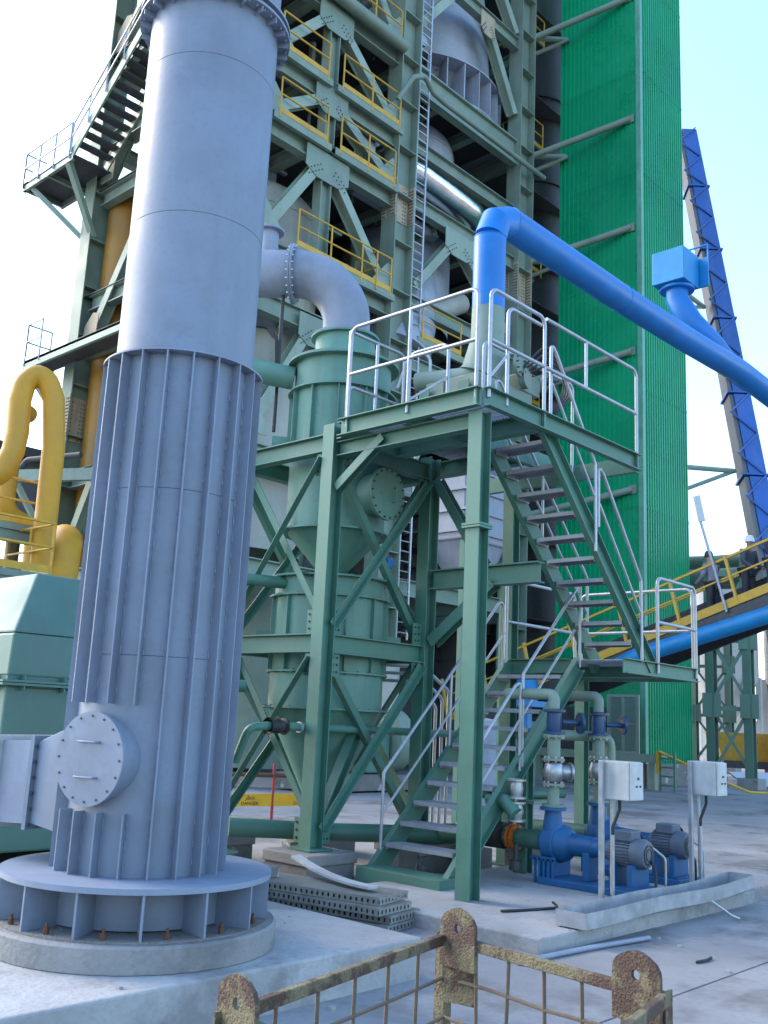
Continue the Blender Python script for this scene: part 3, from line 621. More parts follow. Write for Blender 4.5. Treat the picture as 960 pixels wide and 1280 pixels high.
part('branch_flange', MB().ring((15.35, 7.5, 9.41), (0, 0, 1), .18, .3, .05, 28), 'blue', bx_, True)
part('hood_box', MB().box(15.0, 15.6, 7.2, 7.8, 9.47, 10.08), 'bluelt', bx_, bevel=.01)
part('hood_plate', MB().box(15.63, 15.66, 7.04, 7.48, 9.5, 10.06), 'bluelt', bx_)
part('hood_frame', MB().tube([(15.65, 7.05, 10.05), (15.65, 7.05, 10.3), (15.65, 7.78, 10.3), (15.65, 7.78, 9.65)], .018, 6), 'bluelt', bx_)
part('tie_strut', MB().tube([(15.61, 7.7, 9.75), (17.4, 8.4, 9.9)], .03, 8).tube([(15.61, 7.5, 9.55), (17.4, 8.4, 9.9)], .03, 8), 'bluelt', bx_)
vs_ = thing('valve_station', 'sage green valve casing with cable loops below the blue pipe', 'valve', (9.2, 7.0, PZ))
part('transition_cone', MB().tube([(9.18, 7.0, 6.75), (9.18, 7.0, 6.35), (9.14, 7.02, 5.95), (9.12, 7.05, 5.85)], [.205, .21, .27, .3], 32), 'sage', vs_, True)
part('cross_pipe', MB().tube([(8.75, 7.75, 5.82), (8.95, 7.1, 5.82), (9.3, 6.85, 5.82)], .13, 20, .1), 'sagelt', vs_, True)
part('casing', MB().box(8.62, 9.7, 6.68, 7.5, 5.25, 5.72), 'sage', vs_, bevel=.012)
for y in (6.7, 7.2): part('casing_rib', MB().box(8.6, 8.618, y, y+.15, 5.02, 5.7), 'sage', vs_)
part('casing_leg', MB().ibeam((8.62, 6.85, 5.0), (8.62, 6.85, 5.62), .16, .16, (1, 0, 0)), 'green', vs_)
part('casing_leg', MB().ibeam((8.62, 7.45, 5.0), (8.62, 7.45, 5.62), .16, .16, (1, 0, 0)), 'green', vs_)
part('hopper', MB().add([(8.8, 6.7, 5.25), (9.65, 6.7, 5.25), (9.65, 7.45, 5.25), (8.8, 7.45, 5.25), (9.0, 6.95, 5.0), (9.5, 6.95, 5.0), (9.5, 7.3, 5.0), (9.0, 7.3, 5.0)], [(0, 1, 5, 4), (1, 2, 6, 5), (2, 3, 7, 6), (3, 0, 4, 7)]), 'sage', vs_)
part('flange_plate', MB().disc((9.28, 6.6, 5.98), (.2, -1, 0), .15, .03, 24).disc((9.45, 6.66, 5.86), (.2, -1, 0), .13, .08, 24), 'sage', vs_, True)
part('flange_bolts', MB().bolts((9.285, 6.57, 5.98), (.2, -1, 0), .12, 10, .01, .03), 'dark', vs_, kind='stuff')
part('gear_box', MB().box(9.5, 9.9, 6.7, 7.0, 5.74, 5.98), 'sagelt', vs_, bevel=.02)
part('hand_wheel', MB().ring((9.92, 6.68, 5.9), (.3, -1, 0), .09, .11, .02, 20), 'sage', vs_, True)
for j in range(4):
    k = .06*j
    part('cable', MB().tube([(9.35+k, 6.6, 5.95), (9.6+k, 6.42, 6.3-k), (9.95+k*.5, 6.4, 6.15-k), (10.0+k, 6.42, 5.8), (9.8, 6.42, 5.5-k*.5), (9.5+k, 6.6, 5.45)], .014, 6, .14), 'black', vs_, True)
part('conduit', MB().tube([(8.75, 7.55, 5.0), (8.75, 7.55, 6.15), (8.6, 7.75, 6.2), (8.5, 7.85, 5.7)], .02, 8, .12), 'galv', vs_, True)

# ================================================================== pump plinth, pumps, valves
struct('pump_plinth', MB().box(6.75, 10.9, 4.5, 7.0, -.02, .12), 'conclt', bevel=.015)
def frame_pump(ax_, y0, nm, lb):
    p = thing('water_pump', lb, 'pump', (ax_, y0-.5, .12), 'blue pumps on the plinth'); z0 = .12
    part('base_frame', MB().box(ax_-.24, ax_+.24, y0-1.02, y0+.12, z0+.001, z0+.07), 'bluedk', p, bevel=.008)
    sh = z0+.40
    part('volute', MB().tube([(ax_, y0-.02, sh), (ax_, y0+.13, sh)], .21, 32).tube([(ax_, y0+.1, sh), (ax_, y0+.22, sh)], .11, 24), 'bluedk', p, True, bevel=.012)
    part('discharge_neck', MB().tube([(ax_-.06, y0+.05, sh+.05), (ax_-.06, y0+.05, sh+.33)], [.12, .085], 20).disc((ax_-.06, y0+.05, sh+.33), (0, 0, 1), .14, .03, 24), 'bluedk', p, True)
    part('bearing_housing', MB().tube([(ax_, y0-.02, sh), (ax_, y0-.1, sh), (ax_, y0-.16, sh), (ax_, y0-.42, sh), (ax_, y0-.44, sh)], [.19, .17, .115, .1, .08], 28), 'bluedk', p, True)
    part('bearing_foot', MB().box(ax_-.09, ax_+.09, y0-.4, y0-.32, z0+.07, sh-.05), 'bluedk', p, bevel=.01)
    ft_ = MB()
    for k in range(5): ft_.box(ax_-.21, ax_-.19, y0-.06+k*.055, y0-.035+k*.055, z0-.1+.1, sh-.15)
    part('pump_foot', MB().box(ax_-.18, ax_+.18, y0-.02, y0+.12, z0+.07, sh-.16), 'bluedk', p, bevel=.01)
    part('grille_guard', ft_.box(ax_-.21, ax_-.19, y0-.07, y0+.22, sh-.17, sh-.13), 'bluedk', p)
    part('coupling_guard', MB().tube([(ax_, y0-.42, sh), (ax_, y0-.6, sh)], .09, 20), 'bluedk', p, True)
    mz = sh+.0
    part('motor', MB().tube([(ax_, y0-.58, mz), (ax_, y0-.62, mz), (ax_, y0-.62, mz), (ax_, y0-.98, mz), (ax_, y0-1.0, mz)], [.1, .1, .125, .125, .11], 28), 'motor', p, True)
    fb = MB()
    for k in range(28):
        a = 2*math.pi*k/28; c_, s_ = math.cos(a), math.sin(a)
        fb.bar((ax_+.132*c_, y0-.64, mz+.132*s_), (ax_+.132*c_, y0-.9, mz+.132*s_), .006, .02, (c_, 0, s_))
    part('cooling_fins', fb, 'motor', p, kind='stuff')
    part('fan_cowl', MB().lathe([(.14, -.12), (.145, -.02), (.125, .02), (.06, .03), (0, .03)], (ax_, y0-.99, mz), (0, -1, 0), 28), 'motor', p, True)
    part('cowl_grille', MB().ring((ax_, y0-1.021, mz), (0, -1, 0), .05, .06, .006, 20).ring((ax_, y0-1.02, mz), (0, -1, 0), .085, .095, .006, 20), 'dark', p, True)
    part('terminal_box', MB().box(ax_-.1, ax_+.1, y0-.88, y0-.68, mz+.11, mz+.21), 'motor', p, bevel=.012)
    for yy in (-.7, -.9):
        part('motor_foot', MB().box(ax_-.17, ax_+.17, y0+yy-.03, y0+yy+.03, z0+.07, mz-.1), 'bluedk', p, bevel=.006)
    part('motor_plinth', MB().box(ax_-.19, ax_+.19, y0-.98, y0-.62, z0+.0705, z0+.09), 'bluedk', p)
    part('terminal_cable', MB().tube([(ax_+.1, y0-.78, mz+.19), (ax_+.16, y0-.85, mz+.17), (ax_-.02, y0-1.1, z0+.25), (ax_-.05, y0-1.12, z0+.01)], .014, 8, .06), 'black', p, True)
    part('cable_conduit', MB().tube([(ax_+.26, y0-1.06, z0+.002), (ax_+.26, y0-1.06, z0+.36), (ax_+.12, y0-.82, mz+.16)], .013, 8, .08), 'galv', p, True)
    return p
frame_pump(9.25, 5.93, 'a', 'blue pump with grey motor nearest the stair, behind the first control box post')
frame_pump(10.42, 6.08, 'b', 'blue pump with grey motor at the right, half hidden behind the nearer pump')
def riser(px, py, nm, lb):
    t = thing('valve_riser', lb, 'pipework', (px, py, .85), 'risers above the pumps')
    part('pipe', MB().tube([(px, py, .882), (px, py, 1.1)], .062, 20), 'sage', t, True); part('pipe', MB().tube([(px, py, 1.38), (px, py, 1.63)], .07, 20), 'sage', t, True)
    for z_ in (.883, 1.1, 1.355, 1.6): part('flange', MB().disc((px, py, z_), (0, 0, 1), .117, .025), 'sage', t, True)
    cv = part('check_valve', MB().lathe([(.06, 0), (.09, .03), (.115, .11), (.09, .2), (.06, .23)], (px, py, 1.125), seg=24), 'steelcast', t, True)
    part('valve_bonnet', MB().tube([(px+.06, py-.03, 1.24), (px+.16, py-.1, 1.24)], .075, 20).disc((px+.15, py-.095, 1.24), (.8, -.55, 0), .1, .025, 20), 'steelcast', cv, True)
    part('bolts', MB().bolts((px, py, 1.085), (0, 0, 1), .095, 8, .011, .06).bolts((px, py, 1.34), (0, 0, 1), .095, 8, .011, .06).bolts((px, py, 1.585), (0, 0, 1), .1, 8, .011, .06), 'steelcast', t, kind='stuff')
    gv = part('gate_valve', MB().lathe([(.12, 0), (.12, .025), (.075, .03), (.085, .13), (.075, .23), (.12, .235), (.12, .26)], (px, py, 1.63), seg=24), 'bluevalve', t, True)
    part('stem', MB().tube([(px+.08, py-.05, 1.76), (px+.26, py-.17, 1.76)], .03, 12), 'bluevalve', gv, True)
    part('hand_wheel', MB().ring((px+.24, py-.16, 1.76), (.82, -.57, 0), .08, .115, .03, 24).disc((px+.24, py-.16, 1.76), (.82, -.57, 0), .09, .012, 20), 'bluevalve', gv, True)
    return t
riser(9.19, 5.98, 'a', 'pipe riser with steel check valve and blue gate valve over the nearer pump')
riser(10.36, 6.13, 'b', 'pipe riser with steel check valve and blue gate valve over the farther pump')
hp = thing('header_pipes', 'green header pipework joining the pump risers under the stair landing', 'pipework', (9.8, 6.6, 1))
part('top_header', MB().tube([(9.19, 5.98, 1.9), (9.19, 5.98, 2.05), (9.19, 6.6, 2.05)], .06, 16, .06), 'sage', hp, True); part('top_header', MB().tube([(10.36, 6.13, 1.9), (10.36, 6.13, 2.08), (10.36, 6.8, 2.08)], .06, 16, .06), 'sage', hp, True)
part('bypass_pipe', MB().tube([(8.9, 6.9, .95), (9.5, 6.65, .95), (10.2, 6.5, .95)], .05, 14), 'green', hp, True)
part('delivery_pipe', MB().tube([(9.6, 6.75, 1.62), (10.75, 6.2, 1.62), (10.75, 6.2, 1.2), (10.75, 6.2, .14)], .06, 16, .12), 'sage', hp, True)
part('delivery_valve', MB().lathe([(.1, 0), (.1, .02), (.07, .03), (.07, .2), (.1, .21), (.1, .23)], (10.75, 6.2, 1.1), seg=20), 'bluevalve', hp, True)
part('elbow', MB().tube([(8.82, 6.55, .93), (8.82, 6.35, .93), (8.82, 6.2, .8)], .075, 16, .1), 'green', hp, True)
part('small_valve', MB().lathe([(.1, 0), (.1, .02), (.06, .03), (.08, .1), (.06, .17), (.1, .18), (.1, .2)], (8.9, 6.25, .72), seg=20).lathe([(.1, 0), (.1, .02), (.06, .03), (.075, .1), (.06, .17), (.1, .18), (.1, .2)], (8.9, 6.25, .95), seg=20), 'steelcast', hp, True)
part('pipe_stand', MB().ibeam((9.5, 6.55, .12), (9.5, 6.55, 1.5), .14, .12, (1, 0, 0)), 'green', hp)
part('steel_shelf', MB().box(9.45, 9.95, 6.4, 6.6, .86, .9), 'sage', hp)
sp_ = thing('suction_pipes', 'dark green suction pipes lying low behind the stair', 'pipework', (8.5, 7, .3))
part('pipe', MB().tube([(9.25, 6.15, .52), (9.25, 6.75, .52), (9.25, 7.5, .46)], .1, 20), 'green', sp_, True)
part('pipe', MB().tube([(10.42, 6.3, .52), (10.42, 7.3, .5)], .1, 20), 'green', sp_, True)
part('main_pipe', MB().tube([(7.3, 9.0, .45), (8.3, 8.3, .42), (9.4, 7.5, .42), (10.8, 7.2, .42)], .1, 20, .4), 'green', sp_, True)
part('coupling', MB().ring((9.22, 6.45, .52), (0, 1, 0), .1, .135, .03, 24).ring((9.22, 6.5, .52), (0, 1, 0), .1, .135, .03, 24).bolts((9.22, 6.43, .52), (0, 1, 0), .12, 8, .014, .12), 'orangepaint', sp_, True)
part('drain_valve', MB().tube([(8.98, 6.3, .48), (8.98, 6.3, .2)], .03, 10).disc((8.98, 6.3, .22), (0, 0, 1), .07, .1, 14), 'dark', sp_, True)
part('suction_valve', MB().tube([(9.22, 6.62, .52), (9.22, 6.86, .52)], .14, 24).tube([(9.22, 6.74, .6), (9.22, 6.74, .78)], .06, 14).tube([(9.22, 6.74, .78), (9.22, 6.74, .95)], .02, 8), 'black', sp_, True)
part('hand_wheel', MB().ring((9.22, 6.74, .93), (0, 0, 1), .07, .1, .025, 20).disc((9.22, 6.74, .935), (0, 0, 1), .08, .01, 16), 'rustbolt', sp_, True)
for j, (x, y, w_) in enumerate(((8.75, 7.75, .16), (9.55, 7.3, .16), (10.2, 7.05, .16), (8.0, 8.45, .14))):
    solo('pipe_support_block', MB().box(x-w_, x+w_, y-w_, y+w_, 0, .3), 'concdk', ['plaster smeared concrete block seen through the lowest stair treads', 'concrete block under the suction pipe behind the stair', 'concrete block at the right end of the suction pipe', 'concrete block under the green pipe beside the front footing'][j], 'block', (x, y, 0), 'pipe support blocks', bevel=.01)

# ================================================================== control boxes and cable tray
def control_box(x, lb):
    t = thing('control_box', lb, 'control box', (x, 4.95, .12), 'control boxes on posts'); y = 4.95
    part('post', MB().box(x-.022, x+.022, y-.022, y+.022, .121, 1.42), 'galv', t, bevel=.006)
    e = part('enclosure', MB().box(x+.03, x+.26, y-.27, y+.03, 1.07, 1.42), 'boxwhite', t, bevel=.008)
    d = part('door', MB().box(x+.035, x+.255, y-.295, y-.273, 1.075, 1.415), 'boxwhite', t, bevel=.006)
    part('door_buttons', MB().disc((x+.15, y-.294, 1.27), (0, -1, 0), .012, .012, 10).disc((x+.19, y-.294, 1.2), (0, -1, 0), .01, .012, 10).disc((x+.12, y-.294, 1.2), (0, -1, 0), .01, .012, 10), 'dark', d, kind='stuff')
    part('hinge', MB().disc((x+.028, y+.0, 1.12), (0, 0, 1), .012, .05, 8).disc((x+.028, y+.0, 1.33), (0, 0, 1), .012, .05, 8), 'galv', t)
    part('cable', MB().tube([(x+.16, y-.1, 1.07), (x+.16, y-.1, .98), (x+.1, y-.06, .82), (x+.1, y-.06, .7)], .016, 8, .05), 'black', t, True)
    part('conduit', MB().tube([(x+.1, y-.06, .75), (x+.1, y-.06, .2), (x+.12, y-.13, .14)], .017, 8, .05), 'galv', t, True)
    part('conduit', MB().tube([(x+.19, y-.0, 1.07), (x+.19, y-.0, .2), (x+.2, y-.1, .14)], .017, 8, .05), 'galv', t, True)
control_box(8.42, 'left white electrical control box on a galvanised post')
control_box(10.25, 'right white electrical control box on a galvanised post')
tr = thing('cable_tray', 'long dented galvanised cable trough laid along the edge of the pump plinth', 'tray', (8.9, 4.55, .12))
def traypt(t): return V((7.28+3.2*t, 4.56+.015*math.sin(t*5)-.03*t, .125+.05*t+.008*math.sin(t*6+1)-.008*math.sin(t*11)))
mb = MB(); n = 24; prof = [(-.14, 0), (.14, 0), (.14, .125), (.136, .125), (.136, .004), (-.136, .004), (-.136, .125), (-.14, .125)]
vs = []
for i in range(n+1):
    t = i/n; p = traypt(t); q = (traypt(min(1, t+.01))-traypt(max(0, t-.01))).normalized(); sd_ = V((q.y, -q.x, 0)).normalized()
    k = 1+.02*math.sin(t*17)
    vs += [p+sd_*(a*k)+V((0, 0, b)) for a, b in prof]
mb.add(vs, [(i*8+k, i*8+(k+1) % 8, i*8+8+(k+1) % 8, i*8+8+k) for i in range(n) for k in range(8)]+[(0, 1, 2, 3, 4, 5, 6, 7)[::-1], tuple(n*8+k for k in range(8))])
part('trough', mb, 'galv', tr)
for i in (0, n):
    q = [V(v) for v in vs[i*8:i*8+8]]; part('end_plate', MB().plate([q[0], q[1], q[2], q[7]], .005, (1, 0, 0)), 'galv', tr)
for t in (.45, .8):
    p = traypt(t); part('leg', MB().box(p.x-.02, p.x+.02, p.y-.03, p.y+.03, .121, p.z-.002), 'galv', tr)
solo('fallen_pipe', MB().tube([(6.35, 4.42, .022), (7.2, 4.36, .022), (8.0, 4.25, .022)], .02, 10), 'greyduct', 'thin steel pipe lying on the ground along the plinth edge', 'pipe', (7.4, 4.6, 0), smooth=True)
solo('bent_rod', MB().tube([(9.3, 4.3, .18), (9.5, 4.2, .05), (9.62, 4.18, .012)], .012, 8), 'galv', 'bent metal strip hanging below the cable trough', 'strip', (9.4, 4.2, 0), smooth=True)

# ================================================================== perforated panels lying beside the slab
pp = mesh  # noqa
def perf_panel(cx, cy, z_, rot, L_, W_, lb, bend=0):
    t = thing('perforated_panel', lb, 'panel', (cx, cy, z_), 'perforated steel panels on the ground'); cs, sn = math.cos(rot), math.sin(rot)
    def X(u, v, w): 
        return (cx+cs*u-sn*v, cy+sn*u+cs*v, z_+w+bend*max(0, (u/L_+.5))**2)
    def slab(u0, u1, v0, v1, w0, w1, nu=1):
        mb = MB()
        for i in range(nu):
            a = u0+(u1-u0)*i/nu; b = u0+(u1-u0)*(i+1)/nu
            mb.add([X(u, v, w) for w in (w0, w1) for v in (v0, v1) for u in (a, b)], [(0, 2, 3, 1), (4, 5, 7, 6), (0, 1, 5, 4), (2, 6, 7, 3), (0, 4, 6, 2), (1, 3, 7, 5)])
        return mb
    part('sheet', slab(-L_/2, L_/2, -W_/2, W_/2, .058, .062, 8), 'perf', t)
    mb = MB(); n = int(L_/.055)
    # slotted side flanges built as a ladder of webs
    for v in (-W_/2, W_/2-.004):
        mb2 = slab(-L_/2, L_/2, v, v+.004, 0, .016, 8); mb.add(mb2.v, mb2.f); mb2 = slab(-L_/2, L_/2, v, v+.004, .044, .058, 8); mb.add(mb2.v, mb2.f)
        for i in range(n):
            u = -L_/2+L_*(i+.5)/n; mb2 = slab(u-.018, u+.018, v, v+.004, .016, .044); mb.add(mb2.v, mb2.f)
    n = int(W_/.055)
    for u0 in (-L_/2, L_/2-.004):
        mb2 = slab(u0, u0+.004, -W_/2+.005, W_/2-.005, 0, .016); mb.add(mb2.v, mb2.f); mb2 = slab(u0, u0+.004, -W_/2+.005, W_/2-.005, .044, .058); mb.add(mb2.v, mb2.f)
        for i in range(n):
            v = -W_/2+W_*(i+.5)/n; mb2 = slab(u0, u0+.004, v-.018, v+.018, .016, .044); mb.add(mb2.v, mb2.f)
    part('slotted_edges', mb, 'perf', t, kind='stuff')
for j, (dx, dy, rr, lb) in enumerate(((0, 0, 0, 'lowest perforated steel panel of the pile beside the stack slab'), (.03, .02, .03, 'second perforated steel panel from the ground in the pile'), (-.03, .05, -.03, 'third perforated steel panel from the ground in the pile'), (-.02, .12, .05, 'topmost flat perforated panel of the pile beside the slab'))):
    perf_panel(6.42+dx, 6.45+dy, .004+j*.0655, R(100)+rr, 1.5, .5, lb)
solo('curved_strip', MB().add([p for i in range(13) for p in [(6.72-.25*math.sin(i/12*1.6)+w, 7.25-1.25*i/12, .30+.10*(1-i/12)**2+.001*i) for w in (-.06, .06)]], [(2*i, 2*i+1, 2*i+3, 2*i+2) for i in range(12)]), 'boxwhite', 'curved white steel strip lying on the pile of perforated panels', 'strip', (6.6, 6.6, .28))
bpy.context.scene.objects['curved_strip'].modifiers.new('solid', 'SOLIDIFY').thickness = .02
# debris
solo('black_hose', MB().tube([(6.95, 6.02, .015), (7.15, 5.85, .015), (7.5, 5.98, .02), (7.62, 6.2, .015), (7.4, 6.25, .018), (7.3, 6.0, .03), (7.7, 5.75, .015)], .012, 8, .1), 'black', 'tangled black cable on the ground by the stair foot', 'cable', (7.3, 6, 0), smooth=True)
solo('cable_end', MB().tube([(7.35, 5.3, .135), (7.6, 5.22, .13), (7.95, 5.1, .135), (8.0, 5.2, .16)], .012, 8, .08), 'black', 'short black cable lying on the plinth left of the trough', 'cable', (7.6, 5.2, .12), smooth=True)
solo('rubber_strip', MB().tube([(7.55, 3.62, .01), (7.68, 3.6, .012), (7.8, 3.62, .01)], .012, 6), 'black', 'short black rubber strip on the bare ground at right', 'debris', (7.7, 3.6, 0), smooth=True)
mb = MB()
for j in range(170):
    x, y = random.uniform(1.5, 13), random.uniform(-1, 9)
    if 6.6 < x < 11.1 and 4.3 < y < 7.1: z_ = .12
    elif x < 5.45 and y > 4.7: z_ = .26 if y < 8.3 else 0
    else: z_ = 0
    if math.hypot(x-SX, y-SY) < .98: continue
    s_ = random.uniform(.006, .02); mb.box(x-s_, x+s_*random.uniform(.5, 1.5), y-s_*.7, y+s_, z_-.004, z_+s_*.8)
solo('rubble', mb, 'conclt', 'scattered crumbs of rubble on the concrete ground', 'rubble', (7, 4, 0), kind='stuff')
for j, (x, y) in enumerate(((10.05, 8.35), (10.12, 8.3), (10.2, 8.26))):
    solo('conduit', MB().tube([(x, y, .05), (x, y, 1.9+.1*j), (x-.3, y+.2, 2.2+.1*j), (x-.9, y+.9, 2.2+.1*j)], .022, 8, .12), 'galv', ['leftmost', 'middle', 'rightmost'][j]+' thin galvanised conduit rising behind the stair', 'conduit', (x, y, 0), 'conduits behind the stair', smooth=True)
# ================================================================== preheater tower
TX = (14.7, 20.72, 27.25, 33.4); TY = (19.45, 27.1)
tw = thing('preheater_tower', 'tall sage green steel tower with many levels, braces and yellow railings', 'tower', (20.7, 25, 0))
TOPZ = 36; STF = {}
for i, x in enumerate(TX):
    for j, y in enumerate(TY):
        if i == 3 and j == 0: continue
        hh = .88 if j == 0 else .75
        c = part('column', MB().ibeam((x, y, 0), (x, y, TOPZ), hh, .6, (1, 0, 0), tf=.05, tw=.04), 'sage', tw)
        if j == 0 or (i == 0 and j == 1):
            key = round(hh, 2)
            if key not in STF: STF[key] = mesh('stiffener', MB().box(-hh/2+.05, hh/2-.05, -.29, -.02, 0, .03), 'sage')
            for k in range(1, 22): inst('stiffener', STF[key], c, (x-20.7, y-25, k*1.62))
# bolted splice plates, still in primer
def splice(x, y, z0, z1, hh):
    for s_ in (-1, 1):
        for yy in (-.2, .2):
            xx = x+s_*(hh/2)+s_*.008 if s_ < 0 else x+hh/2-.055
            o = part('splice_plate', MB().box(xx-.012, xx+.006, y+yy-.1, y+yy+.1, z0, z1), 'primer', tw)
            mb = MB()
            for a in range(int((z1-z0)/.11)):
                for b in (-.06, 0, .06): mb.disc((xx-.012, y+yy+b, z0+.06+a*.11), (-1, 0, 0), .02, .02, 6)
            part('bolts', mb, 'dark', o, kind='stuff')
    o = part('splice_plate', MB().box(x-hh/2+.06, x+hh/2-.06, y-.05, y-.03, z0, z1), 'primer', tw)
    mb = MB()
    for a in range(int((z1-z0)/.13)):
        for b in (-.25, -.15, .15, .25): mb.disc((x+b, y-.05, z0+.06+a*.13), (0, -1, 0), .02, .02, 6)
    part('bolts', mb, 'dark', o, kind='stuff')
splice(TX[1], TY[0], 17.0, 18.3, .88); splice(TX[2], TY[0], 16.6, 18.0, .88); splice(TX[0], TY[1], 9.6, 11.0, .75)
def beam(a, b, h, w=.3, mt='sage', nm='beam'): return part(nm, MB().ibeam(a, b, h, w, tf=.06, tw=.05), mt, tw)
F0 = TY[0]-.0
levL = [5.6, 8.6, 12.75, 14.3, 17.9, 19.95, 22.9, 27, 31, 35]
levR = [5.6, 8.6, 12.6, 14.6, 18.0, 20.0, 22.7, 27.0, 31, 35]
for z_ in levL:
    beam((TX[0]+.4, F0, z_-.3), (TX[1]-.42, F0, z_-.3), .55); beam((TX[0]+.4, TY[1], z_-.3), (TX[1]-.42, TY[1], z_-.3), .55)
    beam((TX[0], TY[0]+.3, z_-.28), (TX[0], TY[1]-.3, z_-.28), .5)
    for k in (1, 2): beam((TX[0]+2*k, F0+.2, z_-.3), (TX[0]+2*k, TY[1]-.2, z_-.3), .4)
for z_ in levR:
    h = 1.0 if z_ == 22.7 else .5
    beam((TX[1]+.42, F0, z_-h/2+.2), (TX[2]-.42, F0, z_-h/2+.2), h, nm='girder' if h == 1 else 'beam'); beam((TX[1]+.42, TY[1], z_-.3), (TX[2]-.42, TY[1], z_-.3), .55)
    beam((TX[2], TY[0]+.3, z_-.28), (TX[2], TY[1]-.3, z_-.28), .5); beam((TX[1], TY[0]+.3, z_-.28), (TX[1], TY[1]-.3, z_-.28), .5)
    for k in ((1, 2) if z_ < 26 else ()): beam((TX[1]+2.1*k, F0+.2, z_-.3), (TX[1]+2.1*k, TY[1]-.2, z_-.3), .4)
# floors
for z_ in (8.6, 12.75, 14.3, 17.9, 22.9, 27, 31): part('floor_plate', MB().box(TX[0]-.2, TX[1], TY[0]+.35, TY[1], z_-.03, z_), 'floor', tw)
for z_ in (8.6, 12.6, 18.0, 22.9, 31): part('floor_plate', MB().box(TX[1]+.01, TX[2]-.4, TY[0]+.35, TY[1], z_-.03, z_), 'floor', tw)
part('floor_plate', MB().box(TX[0]+.3, TX[1]-.4, TY[0]+.35, TY[0]+3, 19.92, 19.95), 'floor', tw)
# posts and chevron braces of the left bay
XM = 17.45
for (z0, z1) in ((14.3, 17.35), (18.0, 22.4), (22.9, 26.5)): part('post', MB().ibeam((XM, F0, z0), (XM, F0, z1), .4, .35, (1, 0, 0)), 'sage', tw)
def gus(c, w, h, mt='sage'):
    o = part('gusset_plate', MB().plate([(c[0]-w/2, F0-.19, c[1]+h/2), (c[0]+w/2, F0-.19, c[1]+h/2), (c[0]+w/2, F0-.19, c[1]-h/4), (c[0]+w/4, F0-.19, c[1]-h/2), (c[0]-w/4, F0-.19, c[1]-h/2), (c[0]-w/2, F0-.19, c[1]-h/4)], .03, (0, -1, 0)), mt, tw)
    mb = MB()
    for s_ in (-1, 1):
        for a in range(5):
            for b in (0, .13): mb.disc((c[0]+s_*(.18+a*.09)*w/1.3+b*s_*.5, F0-.205, c[1]-.25*h+.1*h-a*.08+b), (0, -1, 0), .022, .02, 6)
    part('bolts', mb, 'dark', o, kind='stuff')
def brc(a, b, h=.36): return part('brace', MB().ibeam((a[0], F0, a[1]), (b[0], F0, b[1]), h, .3, (0, 1, 0), tf=.1), 'sagelt', tw)
def corner(c, s_): 
    part('gusset_plate', MB().plate([(c[0], F0-.19, c[1]), (c[0]+s_*.75, F0-.19, c[1]), (c[0]+s_*.75, F0-.19, c[1]+.25), (c[0]+s_*.15, F0-.19, c[1]+.95), (c[0], F0-.19, c[1]+.95)], .03, (0, -1, 0)), 'sagelt', tw)
for (zt, zb_, w) in ((17.4, 14.4, 1.7), (19.55, 17.95, 1.3), (22.3, 20.0, 1.4), (26.4, 23.0, 1.5), (12.3, 8.8, 1.4)):
    gus((XM, zt-.15), w, .9)
    brc((XM+.3, zt-.15), (TX[1]-.75, zb_+.3)); brc((XM-.3, zt-.15), (TX[0]+.75, zb_+.3)); corner((TX[1]-.44, zb_), -1); corner((TX[0]+.44, zb_), 1)
XR = 23.6
for (zt, zb_) in ((17.5, 14.8), (12.1, 8.8)):
    gus((XR, zt-.2), 1.5, .9, 'sagelt'); brc((XR-.3, zt-.2), (TX[1]+.75, zb_+.3)); brc((XR+.3, zt-.2), (TX[2]-.75, zb_+.3))
brc((24.9, 26.7), (TX[2]-.6, 23.9), .34); brc((TX[1]+.6, 24.5), (23, 26.7), .34); gus((24.8, 26.5), .8, .9, 'primer')
for z0 in (27.3,): brc((TX[1]+.6, z0), (24, z0+3.4)); brc((TX[2]-.6, z0), (24, z0+3.4))
# left face braces
for (z0, z1) in ((.3, 5.2), (5.8, 11.9), (12.5, 17.3), (18.2, 22.5), (23, 26.6)):
    part('brace', MB().ibeam((TX[0], TY[1]-.4, z0), (TX[0], (TY[0]+TY[1])/2+.2, z1), .36, .3, (1, 0, 0), tf=.1), 'sagelt', tw)
    part('brace', MB().ibeam((TX[0], TY[0]+.4, z0), (TX[0], (TY[0]+TY[1])/2-.2, z1), .36, .3, (1, 0, 0), tf=.1), 'sagelt', tw)
    part('gusset_plate', MB().plate([(TX[0]-.18, TY[1]-.3, z0-.1), (TX[0]-.18, TY[1]-.95, z0-.1), (TX[0]-.18, TY[1]-1.1, z0+1.0), (TX[0]-.18, TY[1]-.75, z0+1.1), (TX[0]-.18, TY[1]-.3, z0+.7)], .03, (1, 0, 0)), 'primer', tw)
def grail(p, q, mt='yellow', parent=None, h=1.08, toe=True, nm='guard_rail', step=1.3, r=.028):
    p = V(p); q = V(q); mb = MB(); n = max(1, round((q-p).length/step)); U_ = V((0, 0, 1))
    for k in range(n+1): a = p+(q-p)*k/n; mb.tube([a-U_*.15, a+U_*h], r, 6)
    for z_ in (h, h*.52): mb.tube([p+U_*z_, q+U_*z_], r, 6)
    if toe: mb.bar(p+U_*.08, q+U_*.08, .012, .16)
    return part(nm, mb, mt, parent or tw)
FR = F0-.36
for (xa, xb, z_) in ((16.35, 20.15, 14.35), (15.4, 17.2, 17.95), (17.75, 20.1, 17.95), (15.3, 17.1, 20.0), (17.7, 20.2, 20.0), (15.3, 20.1, 22.95), (15.3, 20.1, 27.05), (21.7, 23.6, 13.4)):
    grail((xa, FR, z_), (xb, FR, z_))
    part('ledge_beam', MB().chan((xa-.2, FR, z_-.12), (xb+.2, FR, z_-.12), .22, .12, side=-1), 'sage', tw)
